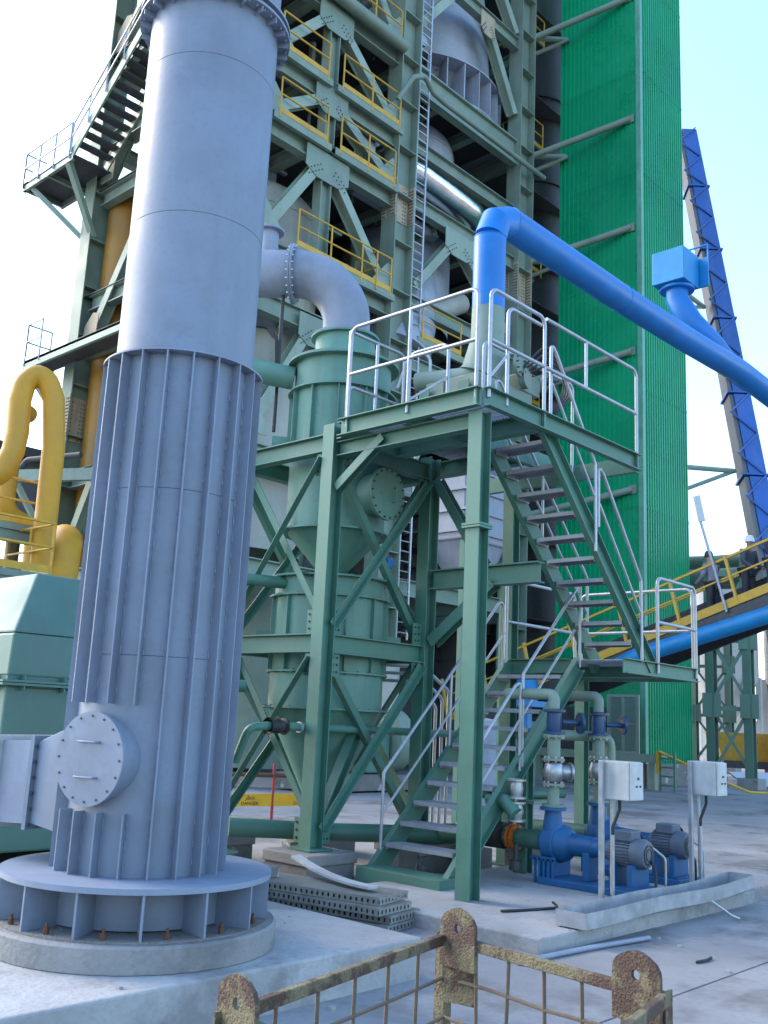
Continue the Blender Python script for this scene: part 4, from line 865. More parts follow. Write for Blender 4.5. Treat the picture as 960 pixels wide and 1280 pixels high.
grail((19.5, FR-.02, 14.35), (19.5, FR+.9, 14.35)); 
# rails seen between tower and lift shaft
for z_ in (13.2, 18.4, 23.6, 28.2):
    part('side_landing', MB().box(27.75, 28.9, 19.6, 22, z_-.1, z_), 'dark', tw); grail((27.8, 19.6, z_), (28.9, 19.6, z_), step=1.1); grail((27.8, 19.6, z_), (27.8, 21.8, z_))
    part('side_bracket', MB().bar((27.6, 19.7, z_-1.2), (28.8, 19.9, z_-.15), .12, .12).bar((27.6, 20.6, z_-.3), (29, 21.2, z_+1.6), .1, .1), 'sage', tw)
# caged ladder on the front of the middle column
lx = 21.42; ly = F0-.25
mb = MB()
for s_ in (-.24, .24): mb.bar((lx+s_, ly, 4), (lx+s_, ly, TOPZ), .06, .05, (0, 1, 0))
ld = part('ladder', mb, 'galv', tw)
mb = MB()
for k in range(105): mb.tube([(lx-.22, ly, 4.2+k*.3), (lx+.22, ly, 4.2+k*.3)], .02, 5)
part('rungs', mb, 'galv', ld, kind='stuff')
part('riser_pipe', MB().tube([(TX[1]-.7, F0-.4, 20.8), (TX[1]-.3, F0-.65, 21.7), (TX[1]+.2, F0-.7, 22.0), (TX[1]+.75, F0-.6, 21.75), (TX[1]+1.5, F0-.45, 21.85), (TX[2]+.9, F0-.45, 21.85)], .09, 10, .25), 'sage', tw, True)
part('high_pipe', MB().tube([(15, F0-.45, 22.75), (20.2, F0-.45, 22.75)], .2, 14), 'sage', tw, True)
part('lamp_box', MB().box(19.3, 19.85, F0+.3, F0+.7, 19.0, 19.45), 'boxwhite', tw)
# secondary interior pipes and frames that fill the bays
random.seed(3)
for k in range(95):
    z_ = random.uniform(6, 30); y = random.uniform(19.95, 24); a = random.uniform(15.2, 24); L_ = random.uniform(1.5, 5); r_ = random.choice((.05, .08, .12, .2))
    d_ = random.choice(((1, 0, 0), (1, 0, 0), (0, 1, 0), (0, 0, 1)))
    p = V((a, y, z_)); q = p+V(d_)*L_; q.x = min(q.x, 26.7); q.z = min(q.z, z_+3)
    part('service_pipe', MB().tube([p, q], r_, 10), random.choice(('sage', 'dark', 'tank', 'vessel', 'galv', 'sagelt', 'yellow')), tw, True)
for z_ in (8.6, 14.3, 17.9, 22.9):
    grail((15.3, 23.6, z_), (20.0, 23.6, z_)); grail((20.0, 20.2, z_), (20.0, 23.6, z_))
for z_ in (8.6, 18.0): grail((21.5, 21.2, z_), (26.5, 21.2, z_))
for k in range(16):
    x, y, z_ = random.uniform(15.3, 26), random.uniform(19.9, 21.5), random.choice((8.6, 12.75, 14.3, 17.9, 19.95, 22.9)); w_ = random.uniform(.25, .6)
    part('equipment_box', MB().box(x, x+w_, y, y+w_*.7, z_+.01, z_+random.uniform(.5, 1.3)), random.choice(('boxwhite', 'greyduct', 'sagelt', 'bluelt', 'dark')), tw, bevel=.02)
# outboard landing and stair on the left face
AZ_ = 18.4
part('outer_landing', MB().box(13.15, 14.5, 26.3, 29.3, AZ_-.06, AZ_), 'dark', tw)
for a, b in (((13.15, 26.2, AZ_-.13), (13.15, 29.35, AZ_-.13)), ((14.5, 26.2, AZ_-.13), (14.5, 29.35, AZ_-.13)), ((13.15, 29.3, AZ_-.13), (14.5, 29.3, AZ_-.13)), ((13.15, 27.8, AZ_-.16), (14.5, 27.8, AZ_-.16))):
    part('landing_beam', MB().chan(a, b, .24, .1), 'sage', tw)
grail((13.12, 26.4, AZ_), (13.12, 29.3, AZ_), 'galv', step=1.0); grail((13.12, 29.3, AZ_), (14.5, 29.3, AZ_), 'galv')
part('landing_strut', MB().bar((13.2, 26.5, AZ_-.25), (14.5, 26.9, AZ_-2.1), .18, .18), 'sagelt', tw); part('landing_strut', MB().bar((13.3, 28.9, AZ_-.25), (14.6, 27.3, AZ_-2.2), .16, .16), 'sagelt', tw)
s0, s1 = V((0, 26.3, AZ_)), V((0, 22.9, AZ_+2.75))
for x in (13.18, 14.35): part('stair_stringer', MB().bar((x, s0.y, s0.z), (x, s1.y, s1.z), .06, .3), 'sage', tw)
for k in range(1, 12):
    t = k/12; p = s0+(s1-s0)*t; part('stair_tread', MB().box(13.22, 14.31, p.y-.16, p.y+.16, p.z-.03, p.z+.03), 'dark', tw)
mb = MB()
for h_ in (1.0, .55): mb.tube([(13.12, s0.y, s0.z+h_), (13.12, s1.y, s1.z+h_)], .025, 6)
for k in range(5): p = s0+(s1-s0)*k/4; mb.tube([(13.12, p.y, p.z), (13.12, p.y, p.z+1.0)], .025, 6)
part('stair_rail', mb, 'galv', tw)
part('outer_landing', MB().box(13.15, 14.4, 19.8, 22.9, s1.z-.2, s1.z), 'sage', tw); grail((13.15, 20, s1.z), (13.15, 22.9, s1.z), step=1.0); grail((13.15, 22.9, s1.z), (13.6, 22.9, s1.z), step=1.0)
s2, s3 = V((0, 22.6, s1.z)), V((0, 20.2, s1.z+2.6))
for x in (13.5, 14.4): part('stair_stringer', MB().bar((x, s2.y+2.2, s2.z-2.0+1.2), (x, s3.y, s3.z), .06, .3), 'sage', tw)
# bracket landing at the middle level
part('outer_landing', MB().box(13.5, 14.4, 22.6, 28.4, 12.05, 12.15), 'dark', tw); part('landing_beam', MB().chan((13.5, 22.5, 12.0), (13.5, 28.5, 12.0), .26, .1), 'sagelt', tw); part('landing_beam', MB().chan((13.5, 28.4, 12.0), (14.5, 28.4, 12.0), .26, .1), 'sagelt', tw)
grail((13.5, 27.5, 12.15), (13.5, 28.4, 12.15), 'galv', step=.8, h=1.2); grail((13.5, 28.4, 12.15), (14.3, 28.4, 12.15), 'galv', step=.8, h=1.2)
part('landing_strut', MB().bar((13.55, 28.2, 11.8), (14.6, 27.4, 9.9), .16, .16), 'sagelt', tw)
part('bracket', MB().bar((13.1, 27.3, 8.2), (14.7, 24.2, 8.2), .2, .35), 'sagelt', tw); part('landing_strut', MB().bar((13.15, 27.2, 8.0), (14.6, 27.0, 5.8), .16, .16), 'sagelt', tw)
part('drain_pipe', MB().tube([(14.0, 25.2, 8.75), (13.4, 27.2, 8.75), (13.3, 27.5, 8.4), (13.3, 27.5, .3)], .09, 10, .25), 'dark', tw, True)
part('sky_block_panel', MB().box(TX[2]+.5, TX[3]+1.2, TY[1]+.35, TY[1]+.45, 0, 34), 'dark', tw)  # dark panel added to close the sky gap behind the third bay
# roof
part('roof_sheet', MB().box(TX[0]-.6, TX[2]+.6, TY[0]-.6, TY[1]+.6, TOPZ, TOPZ+.2), 'sage', tw)

# ---------------------------------------------------------------- vessels in the tower
def dome(c, R_, z0, z1, name, mt, lb, cat='vessel', dome_h=None):
    t = thing(name, lb, cat, (c[0], c[1], z0)); dh = dome_h or R_*.6
    pr = [(R_, z0), (R_, z1)]+[(R_*math.cos(R(a)), z1+dh*math.sin(R(a))) for a in range(8, 91, 8)]
    part('shell', MB().lathe(pr, (c[0], c[1], 0), seg=56), mt, t, True)
    part('shell_seam', MB().ring((c[0], c[1], z1-.03), (0, 0, 1), R_-.02, R_+.02, .06, 56), mt, t, True)
    return t
tk = dome((17.0, 22.2), 2.2, 6.0, 16.0, 'storage_tank', 'tank', 'beige grey dome topped tank standing in the left bay of the tower', dome_h=1.4)
part('roof_valves', MB().box(16.4, 16.9, 20.9, 21.3, 17.0, 17.6).tube([(16.8, 21.1, 17.5), (16.8, 21.1, 17.75), (17.4, 21.1, 17.75)], .1, 10), 'galv', tk)
cy = thing('cyclone_vessel', 'bulging blue grey cyclone vessel on a ribbed ring high in the tower', 'vessel', (25.0, 23.0, 23))
part('shell', MB().lathe([(1.4, 22.95), (2.3, 23.8), (2.85, 24.9), (2.95, 25.8), (2.88, 26.9), (2.68, 27.5), (2.66, 27.7), (2.8, 28.0), (2.7, 29.2), (2.4, 30.4), (2.3, 35.5)], (25.0, 23.0, 0), seg=72), 'vessel', cy, True)
part('ring_plate', MB().ring((25.0, 23.0, 24.75), (0, 0, 1), 2.6, 3.45, .05, 72), 'vessel', cy, True)
part('base_ring', MB().ring((25.0, 23.0, 23.15), (0, 0, 1), 1.6, 3.5, .05, 72), 'vessel', cy, True)
rbm = mesh('ring_rib', MB().box(2.4, 3.42, -.02, .02, .21, 1.74), 'vessel')
for k in range(30): inst('ring_rib', rbm, cy, (0, 0, 0), R(k*12+3))
dome((23.6, 22.2), 1.95, 14.7, 21.6, 'lower_vessel', 'vessel', 'grey blue round vessel under the deep girder in the tower', dome_h=1.2)
el_ = solo('steam_line', MB().tube([(22.0, 20.9, 21.45), (22.6, 20.55, 21.3), (23.3, 20.4, 21.0), (23.9, 20.5, 21.1)], .05, 8), 'yellow', 'thin yellow pipe on the grey vessel under the deep girder', 'pipe', (22.6, 20.5, 21), smooth=True)
solo('insulated_duct', MB().tube([(20.9, 20.1, 19.55), (22.2, 20.0, 19.6), (25.0, 20.0, 19.4), (26.0, 20.3, 19.1), (26.3, 21.4, 18.6)], .52, 28, .9, 6), 'silver', 'shiny aluminium clad duct crossing the right bay of the tower', 'duct', (23.5, 20, 19.4), smooth=True)
solo('hot_gas_duct', MB().tube([(23.6, 23.5, 17.4), (23.3, 21.7, 16.8), (22.4, 20.7, 15.0), (21.6, 20.3, 12.9)], 1.25, 36, 1.2, 6), 'vessel', 'large dark grey bent duct behind the blue riser pipe', 'duct', (22.8, 21.4, 14), smooth=True)
solo('gas_pipe', MB().tube([(24.8, 20.1, 15.9), (22.2, 20.0, 14.4), (21.2, 20.2, 13.4)], .35, 20), 'tank', 'slanting pale grey pipe in front of the large bent duct', 'pipe', (23, 20, 14.7), smooth=True)
dome((19.0, 22.6), 1.1, .2, 7.5, 'raw_meal_bin', 'sage', 'sage green round bin low in the tower behind the green vessels', dome_h=.8)
solo('upper_cyclone', MB().lathe([(.5, 21), (1.9, 23.8), (1.9, 26.4), (2.0, 26.5), (2.0, 26.7), (1.5, 27.3), (1.0, 27.4), (1.0, 33)], (17.9, 23.6, 0), seg=48), 'tank', 'pale conical cyclone at the top of the left tower bay', 'vessel', (17.9, 23.6, 21), smooth=True)
solo('orange_duct', MB().tube([(15.45, 26.55, .2), (15.45, 26.55, 17.3), (16.2, 26.0, 18.4), (17.6, 25.2, 19.2)], .62, 28, .6), 'orange', 'upright orange duct just behind the outer tower column', 'duct', (15.6, 26.4, 0), smooth=True)
for j, (x, y, r_, h_, lb) in enumerate(((19.3, 25.2, 1.6, 34, 'dark cylinder added to block the sky deep inside the left tower bay'), (22.3, 26.0, 1.5, 22.5, 'dark cylinder added to block the sky deep inside the right tower bay'), (26.0, 25.6, 1.7, 22.5, 'dark cylinder added to block the sky behind the right tower column'), (30.4, 24.6, 1.2, 34, 'dark cylinder added to block the sky between the tower and the lift shaft'), (32.4, 22.6, 1.7, 34, 'dark cylinder added to block the sky behind the lift shaft'))):
    t = thing('sky_block_cylinder', lb, 'duct', (x, y, 0), 'added sky blocking cylinders in the tower')  # dark cylinders added at the back so no sky shows through the bays
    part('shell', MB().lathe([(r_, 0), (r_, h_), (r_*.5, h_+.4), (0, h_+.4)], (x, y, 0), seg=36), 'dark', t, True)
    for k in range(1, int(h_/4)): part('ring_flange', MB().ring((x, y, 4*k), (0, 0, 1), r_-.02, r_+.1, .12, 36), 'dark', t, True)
for z_ in levR:
    beam((TX[2]+.42, TY[1], z_-.3), (TX[3]-.4, TY[1], z_-.3), .5); beam((TX[2]+.1, TY[0]+3.5, z_-.3), (TX[3]-.4, TY[0]+3.5, z_-.3), .4)
    part('floor_plate', MB().box(TX[2]+.5, TX[3], 20.6, TY[1], z_-.03, z_), 'floor', tw)
# yellow U pipes at the left edge
solo('yellow_loop_pipe', MB().tube([(9.34, 21.02, 6.35), (9.71, 20.85, 6.7), (9.87, 20.77, 7.19), (9.91, 20.75, 7.66), (9.88, 20.77, 8.41), (9.93, 20.75, 8.82), (10.14, 20.65, 9.09), (10.37, 20.53, 8.96), (10.52, 20.45, 8.53), (10.63, 20.39, 7.4), (10.66, 20.38, 4.82), (10.66, 20.38, 2.5)], .25, 24, .3, 3), 'yellowpipe', 'fat yellow pipe bent into an upturned U at the left edge', 'pipe', (10.5, 20.4, 2.5), smooth=True)
solo('yellow_return_pipe', MB().tube([(12.3, 25.2, 9.5), (11.9, 24.9, 9.5), (11.75, 24.75, 9.2), (11.7, 24.7, 6.6), (12.7, 24.9, 6.3), (12.9, 24.9, 2)], .24, 20, .5, 6), 'yellowpipe', 'thinner yellow pipe with a low bend behind the upturned U pipe', 'pipe', (12.8, 24.4, 2), smooth=True)
solo('yellow_down_pipe', MB().tube([(12.0, 21.9, 5.6), (11.3, 20.7, 5.2), (11.05, 20.3, 4.2), (11.05, 20.3, .2)], .42, 22, .8, 7), 'yellowpipe', 'yellow pipe elbow above the green fan housing', 'pipe', (11.05, 20.3, 0), smooth=True)
lp = thing('low_gantry', 'green low gantry deck with yellow railing beyond the fan', 'gantry', (9.6, 20, 0))
part('deck', MB().box(7.2, 10.4, 19.3, 21.5, 4.25, 4.38), 'sage', lp); grail((7.3, 19.35, 4.4), (10.35, 19.35, 4.4), parent=lp); grail((10.35, 19.4, 4.4), (10.35, 21.4, 4.4), parent=lp)
part('edge_beam', MB().ibeam((7.2, 19.3, 4.1), (10.4, 19.3, 4.1), .3, .15), 'sage', lp)
for x in (7.6, 10.2): part('leg', MB().ibeam((x, 19.6, 0), (x, 19.6, 4.0), .25, .2), 'sage', lp)
part('upper_deck', MB().box(7.0, 10.9, 20.95, 22.6, 5.5, 5.65), 'sage', lp); grail((7.1, 20.95, 5.65), (10.8, 20.95, 5.65), parent=lp, h=1.0)
part('upper_beam', MB().ibeam((7.0, 20.95, 5.35), (10.9, 20.95, 5.35), .3, .15), 'sage', lp)
for x in (7.3, 10.7): part('leg', MB().ibeam((x, 21.9, 0), (x, 21.9, 5.5), .25, .2), 'sage', lp)
cvb = thing('rusty_truss', 'brown rusty conveyor truss far off at the left edge', 'conveyor', (10, 33, 8))
for a, b in (((6, 32, 7.2), (15, 36, 12.2)), ((6, 32, 9.0), (15, 36, 14))): part('chord', MB().bar(a, b, .25, .3), 'brownbelt', cvb)
for k in range(9):
    p = V((6, 32, 7.2))+(V((9, 4, 5)))*(k/9); q = V((6, 32, 9.0))+(V((9, 4, 5)))*((k+.5)/9); r_ = V((6, 32, 7.2))+(V((9, 4, 5)))*((k+1)/9)
    part('web_member', MB().bar(p, q, .12, .12).bar(q, r_, .12, .12), 'brownbelt', cvb)
for t in (.15, .85):
    p = V((6, 32, 7.2))+V((9, 4, 5))*t; part('leg', MB().bar(p, (p.x, p.y, 0), .3, .3), 'brownbelt', cvb)

# ================================================================== corrugated lift shaft
GX0, GX1, GY0, GY1, GZ = 29.0, 32.25, 15.5, 18.85, 44
sh = thing('lift_shaft', 'tall green corrugated steel lift shaft tower', 'tower', ((GX0+GX1)/2, (GY0+GY1)/2, 0))
def corr(p, q, z0, z1, nrm, pitch=.19, dep=.038):
    p = V(p); q = V(q); L_ = (q-p).length; n = round(L_/pitch); t = (q-p)/n; nv = V(nrm); pts = []
    for k in range(n):
        for f_, d_ in ((0, 0), (.62, 0), (.70, dep), (.92, dep)): pts.append(p+t*(k+f_)+nv*d_)
    pts.append(q); m_ = len(pts)
    return MB().add([V((a.x, a.y, z0)) for a in pts]+[V((a.x, a.y, z1)) for a in pts], [(i, i+1, m_+i+1, m_+i) for i in range(m_-1)])
zz = [.75, 9.0, 17.2, 25.4, 33.6, GZ]
for a, b in zip(zz, zz[1:]):
    part('cladding_sheet', corr((GX0, GY0, 0), (GX0, GY1, 0), a, b-.006, (-1, 0, 0)), 'clad', sh); part('cladding_sheet', corr((GX0, GY0, 0), (GX1, GY0, 0), a, b-.006, (0, -1, 0), .17, .045), 'clad', sh)
    part('cladding_sheet', corr((GX1, GY0, 0), (GX1, GY1, 0), a, b-.006, (1, 0, 0)), 'clad', sh); part('cladding_sheet', corr((GX0, GY1, 0), (GX1, GY1, 0), a, b-.006, (0, 1, 0)), 'clad', sh)
for z_ in [4.85+4.1*k for k in range(10)]:
    part('sheet_lap', corr((GX0-.01, GY0, 0), (GX0-.01, GY1, 0), z_, z_+.1, (-1, 0, 0)), 'clad', sh); part('sheet_lap', corr((GX0, GY0-.01, 0), (GX1, GY0-.01, 0), z_, z_+.1, (0, -1, 0), .17, .045), 'clad', sh)
part('inner_wall', MB().box(GX0+.03, GX1-.03, GY0+.03, GY1-.03, .7, GZ-.1), 'clad', sh)
part('corner_flashing', MB().box(GX0-.055, GX0+.12, GY0-.06, GY0-.047, .7, GZ).box(GX0-.055, GX0-.042, GY0-.047, GY0+.12, .7, GZ), 'cladflash', sh)
part('concrete_base', MB().box(GX0-.15, GX1+.15, GY0-.15, GY1+.15, 0, .72), 'concdk', sh, bevel=.02)
for z_ in (28.5, 23.43, 19.14, 14.49, 9.6):
    part('wall_tie', MB().tube([(27.75, 19.3, z_-.75), (28.93, 15.85, z_)], .12, 12), 'sage', sh, True); part('wall_tie', MB().tube([(27.75, 19.3, z_-.75), (28.95, 18.6, z_-.45)], .1, 12).tube([(27.75, 20.3, z_-1.4), (28.95, 18.5, z_-.5)], .08, 10), 'sage', sh, True)
    part('tie_plate', MB().box(28.92, 28.955, 15.7, 16.0, z_-.15, z_+.15), 'sage', sh)
# entry deck with wire mesh door
ed = thing('entry_deck', 'small pale green steel deck at the foot of the lift shaft', 'deck', (28.4, 16.8, 0))
part('deck', MB().box(27.9, 28.83, 14.5, 19.2, .93, 1.02), 'sage', ed); part('edge_beam', MB().box(27.84, 27.895, 14.45, 19.3, .8, 1.05), 'sagelt', ed)
for y in (14.7, 16.4, 18.8): part('leg', MB().box(27.9, 28.1, y-.1, y+.1, 0, .928), 'sagelt', ed)
dr = thing('mesh_door', 'double door of green wire mesh in a pale frame by the lift shaft', 'door', (28.4, 16.2, 1.02))
part('frame', MB().box(28.2, 28.26, 15.27, 15.35, 1.03, 2.82).box(28.2, 28.26, 16.31, 16.39, 1.03, 2.82).box(28.2, 28.26, 15.35, 16.31, 2.74, 2.82).box(28.2, 28.26, 15.35, 16.31, 1.03, 1.1), 'sagelt', dr)
for y in (15.36, 15.84):
    l_ = part('leaf', MB().box(28.21, 28.25, y, y+.04, 1.105, 2.735).box(28.21, 28.25, y+.42, y+.46, 1.105, 2.735).box(28.21, 28.25, y+.04, y+.42, 1.9, 1.94), 'sagelt', dr)
    part('mesh_panel', MB().box(28.225, 28.235, y+.041, y+.419, 1.11, 1.898).box(28.225, 28.235, y+.041, y+.419, 1.942, 2.73), 'mesh', l_)
part('lock', MB().box(28.17, 28.2, 15.75, 15.91, 1.8, 2.0), 'boxwhite', dr)
part('side_panel', MB().box(28.2, 28.3, 16.41, 19.2, 1.03, 2.4), 'dark', dr)
lad = thing('short_ladder', 'short green ladder with yellow post at the right end of the entry deck', 'ladder', (28.0, 14.2, 0))
for y in (13.95, 14.4): part('stile', MB().box(27.86, 27.92, y-.03, y+.03, 0, 1.15), 'green', lad)
for k in range(4): part('step', MB().box(27.8, 28.0, 13.98, 14.37, .15+k*.26, .2+k*.26), 'green', lad)
part('yellow_post', MB().box(27.8, 27.86, 14.42, 14.5, .5, 1.15), 'yellow', lad)
solo('yellow_hose', MB().tube([(27.8, 14.4, 1.15), (28.5, 13.2, .55), (29.5, 12.4, .1), (32, 11.2, .05), (36, 9.5, .05)], .04, 8, .6), 'yellow', 'yellow line sagging from the short ladder across the ground', 'hose', (28, 14, 0), smooth=True)

# ================================================================== blue inclined gallery
ga = thing('blue_gallery', 'steep blue enclosed conveyor gallery rising behind the lift shaft', 'gallery', (36, 13.5, 0))
gp0, gp1 = V((37.1, 14.95, 10.25)), V((40.7, 19.2, 28.9))
g0, g1 = gp0-(gp1-gp0)*.33, gp1+(gp1-gp0)*.08
gd = (g1-g0).normalized(); gs = V((.68, -.73, 0)); gn = gd.cross(gs).normalized()
def gpt(t, a, b): return g0+(g1-g0)*t+gs*a+gn*b
def gbox(t0, t1, a0, a1, b0, b1): return MB().add([gpt(t, a, b) for t in (t0, t1) for b in (b0, b1) for a in (a0, a1)], [(0, 2, 3, 1), (4, 5, 7, 6), (0, 1, 5, 4), (2, 6, 7, 3), (0, 4, 6, 2), (1, 3, 7, 5)])
for k in range(7):
    t0, t1 = k/7, (k+1)/7-.002
    part('casing_panel', gbox(t0, t1, -.22, .48, -.42, .42), 'bluegal', ga); part('side_panel', gbox(t0, t1, -.4, -.23, -.36, .36), 'brownpanel', ga)
    part('frame_ring', gbox(t0, t0+.003, -.48, .56, -.46, .46), 'bluegal', ga)
for k in range(28):
    ta, tb = k/28, (k+1)/28; a_, b_ = (-.5, .42) if k % 2 else (.42, -.5)
    part('lattice_bar', MB().bar(gpt(ta, a_, -.46), gpt(tb, b_, -.46), .06, .06), 'bluegal', ga)
part('rail_strip', gbox(0, 1, -.08, -.04, .42, .46).add(*(lambda q: (q.v, q.f))(gbox(0, 1, .24, .28, .42, .46))), 'dark', ga)
for z_ in (12, 20): 
    t = (z_-g0.z)/(g1.z-g0.z); p = g0+(g1-g0)*t; part('support_strut', MB().tube([p-gs*.6, (32.3, 17, z_-.6)], .1, 8).tube([p-gs*.6, (32.3, 17.6, z_-2.2)], .08, 8), 'sage', ga)
part('leg', MB().bar(g0+V((0, 0, .2)), (g0.x, g0.y, 0), .6, .6), 'bluegal', ga)

# ================================================================== inclined conveyor with people
CS = (5.15-2.9)/(15.66-9.18)
def cz(y): return 2.9+(15.66-y)*CS
cv = thing('inclined_conveyor', 'inclined belt conveyor walkway with yellow railings crossing at the right', 'conveyor', (23.3, 11, 0))
ya, yb = 18.4, 2.0
def cseg(x0, x1, z0, z1, y0=ya, y1=yb):
    return MB().add([(x, y, cz(y)+z_) for y in (y0, y1) for z_ in (z0, z1) for x in (x0, x1)], [(0, 2, 3, 1), (4, 5, 7, 6), (0, 1, 5, 4), (2, 6, 7, 3), (0, 4, 6, 2), (1, 3, 7, 5)])
part('yellow_stringer', cseg(22.7, 22.78, -.22, 0), 'yellow', cv); part('lower_stringer', cseg(22.72, 22.8, -.6, -.25), 'dark', cv)
part('walkway', cseg(22.8, 23.7, -.3, -.25), 'grating', cv); part('belt', cseg(23.75, 24.9, -.1, .05), 'belt', cv); part('belt_side', cseg(23.7, 23.75, -.3, .45), 'belt', cv); part('far_stringer', cseg(24.95, 25.05, -.5, .45), 'dark', cv)
part('top_rail', cseg(22.71, 22.77, .99, 1.05), 'yellow', cv); part('mid_rail', cseg(22.72, 22.76, .52, .56), 'yellow', cv); part('far_rail', cseg(25.1, 25.15, 1.2, 1.25), 'yellow', cv)
y = ya; k = 0
while y > yb:
    part('rail_post', MB().bar((22.73, y, cz(y)-.2), (22.73, y+.3, cz(y)+1.0), .09, .06, (0, 1, 0)), 'yellow', cv)
    if k in (1, 9):
        part('trestle_leg', MB().bar((22.9, y, cz(y)-.6), (22.9, y, 0), .22, .22), 'trestle', cv); part('trestle_leg', MB().bar((24.8, y, cz(y)-.6), (24.8, y, 0), .22, .22), 'trestle', cv); part('trestle_brace', MB().bar((22.9, y, 2.4), (24.8, y, .4), .12, .12), 'trestle', cv)
    y -= 1.45; k += 1
part('lamp_pole', MB().tube([(22.66, 9.95, cz(9.95)-.3), (22.62, 10.55, cz(9.95)+2.0)], .035, 8).bar((22.62, 10.5, cz(9.95)+1.95), (22.6, 10.62, cz(9.95)+2.6), .06, .16), 'galv', cv)
solo('blue_water_pipe', MB().tube([(22.5, 13.2, 3.1), (22.5, 12.2, 3.55), (22.6, 9.0, 4.45), (22.6, 2, 6.8)], .2, 20, .8), 'bluelt', 'bright blue pipe slung beneath the inclined conveyor', 'pipe', (22.5, 10, 4), smooth=True)
solo('blue_drum', MB().lathe([(0, 0), (.28, 0), (.28, .3), (.3, .31), (.3, .33), (.28, .34), (.28, .85), (0, .85)], (21.9, 15.1, 2.35), seg=20).box(21.4, 22.4, 14.6, 15.6, 2.2, 2.348).box(21.8, 22.0, 15.0, 15.2, 0, 2.2), 'bluelt', 'small blue drum on a stand below the conveyor rail', 'drum', (21.9, 15.1, 0), smooth=True)
def skinmesh(name, verts, edges, rad, mt, parent, sub=2):
    me = bpy.data.meshes.new(name); me.from_pydata([tuple(v) for v in verts], edges, [])
    o = bpy.data.objects.new(name, me); COL.objects.link(o); o.parent = parent; LOC[o.name] = LOC[parent.name]
    sk = o.modifiers.new('skin', 'SKIN'); sk.use_smooth_shade = True
    if not me.skin_vertices: 
        bpy.context.view_layer.objects.active = o
    for i, r_ in enumerate(rad): me.skin_vertices[0].data[i].radius = r_ if isinstance(r_, tuple) else (r_, r_)
    me.skin_vertices[0].data[0].use_root = True
    s_ = o.modifiers.new('sub', 'SUBSURF'); s_.levels = s_.render_levels = sub
    me.materials.append(M[mt]); return o
def person(x, y, rot, lb, shirt, hat, lean=0):
    z0 = cz(y)-.25; t = thing('person', lb, 'person', (x, y, z0)); t.rotation_euler = (0, 0, rot)
    # one vertex per joint; looks along +X
    J = dict(pel=(0, 0, .95), ch=(.02+lean*.3, 0, 1.25), sh=(.02+lean*.5, 0, 1.42), nk=(.03+lean*.6, 0, 1.5), hd=(.05+lean*.65, 0, 1.6), tp=(.05+lean*.65, 0, 1.72),
             hl=(0, .1, .9), kl=(.04, .11, .5), al=(-.02, .11, .08), tl=(.14, .12, .03), hr=(0, -.1, .9), kr=(.02, -.11, .5), ar=(-.06, -.11, .08), tr=(.1, -.12, .03),
             sl=(.02+lean*.5, .19, 1.4), el=(.04+lean*.6, .26, 1.12), wl=(.22+lean, .2, .98), ml=(.3+lean, .18, .98), s2=(.02+lean*.5, -.19, 1.4), e2=(.04+lean*.6, -.26, 1.12), w2=(.22+lean, -.2, .98), m2=(.3+lean, -.18, .98))
    rad = dict(pel=(.15, .11), ch=(.16, .11), sh=(.13, .09), nk=.055, hd=(.085, .095), tp=.06, hl=.09, kl=.06, al=.045, tl=.04, hr=.09, kr=.06, ar=.045, tr=.04, sl=.06, el=.045, wl=.033, ml=.035, s2=.06, e2=.045, w2=.033, m2=.035)
    ed_ = [('pel', 'ch'), ('ch', 'sh'), ('sh', 'nk'), ('nk', 'hd'), ('hd', 'tp'), ('pel', 'hl'), ('hl', 'kl'), ('kl', 'al'), ('al', 'tl'), ('pel', 'hr'), ('hr', 'kr'), ('kr', 'ar'), ('ar', 'tr'), ('sh', 'sl'), ('sl', 'el'), ('el', 'wl'), ('wl', 'ml'), ('sh', 's2'), ('s2', 'e2'), ('e2', 'w2'), ('w2', 'm2')]
    def build(nm, ks, mt, grow):
        ix = {k_: i for i, k_ in enumerate(ks)}
        def gr(v): return tuple(a+grow for a in v) if isinstance(v, tuple) else v+grow
        return skinmesh(nm, [J[k_] for k_ in ks], [(ix[a], ix[b]) for a, b in ed_ if a in ix and b in ix], [gr(rad[k_]) for k_ in ks], mt, t)
    build('body', list(J), 'skin', 0); build('shirt', ['pel', 'ch', 'sh', 'sl', 'el', 'wl', 's2', 'e2', 'w2'], shirt, .018); build('trousers', ['pel', 'hl', 'kl', 'al', 'hr', 'kr', 'ar'], 'trousers', .02)
    hx = J['hd'][0]
    for nm, mb_, mt in (('helmet' if hat == 'helmet' else 'hair', MB().lathe([(.125 if hat == 'helmet' else .098, 1.63), (.11, 1.65), (.105, 1.72), (.07, 1.79), (0, 1.81)], (hx, 0, 0), seg=20), hat if hat == 'helmet' else 'black'), ('nose', MB().add([(hx+.09, -.012, 1.6), (hx+.09, .012, 1.6), (hx+.118, 0, 1.585), (hx+.09, 0, 1.64)], [(0, 1, 2), (1, 3, 2), (3, 0, 2)]), 'skin')):
        me = mesh(nm, mb_, mt, smooth=True); o = bpy.data.objects.new(nm, me); COL.objects.link(o); o.parent = t
person(23.3, 10.55, R(75), 'person in a lilac grey shirt standing on the conveyor walkway', 'shirt', 'hair', .12)
person(23.35, 9.7, R(255), 'person in dark clothes and a white helmet on the conveyor walkway', 'shirt2', 'helmet', .06)
person(23.4, 9.1, R(250), 'person with a white helmet at the right edge, farthest up the conveyor walkway', 'trousers', 'helmet', .02)

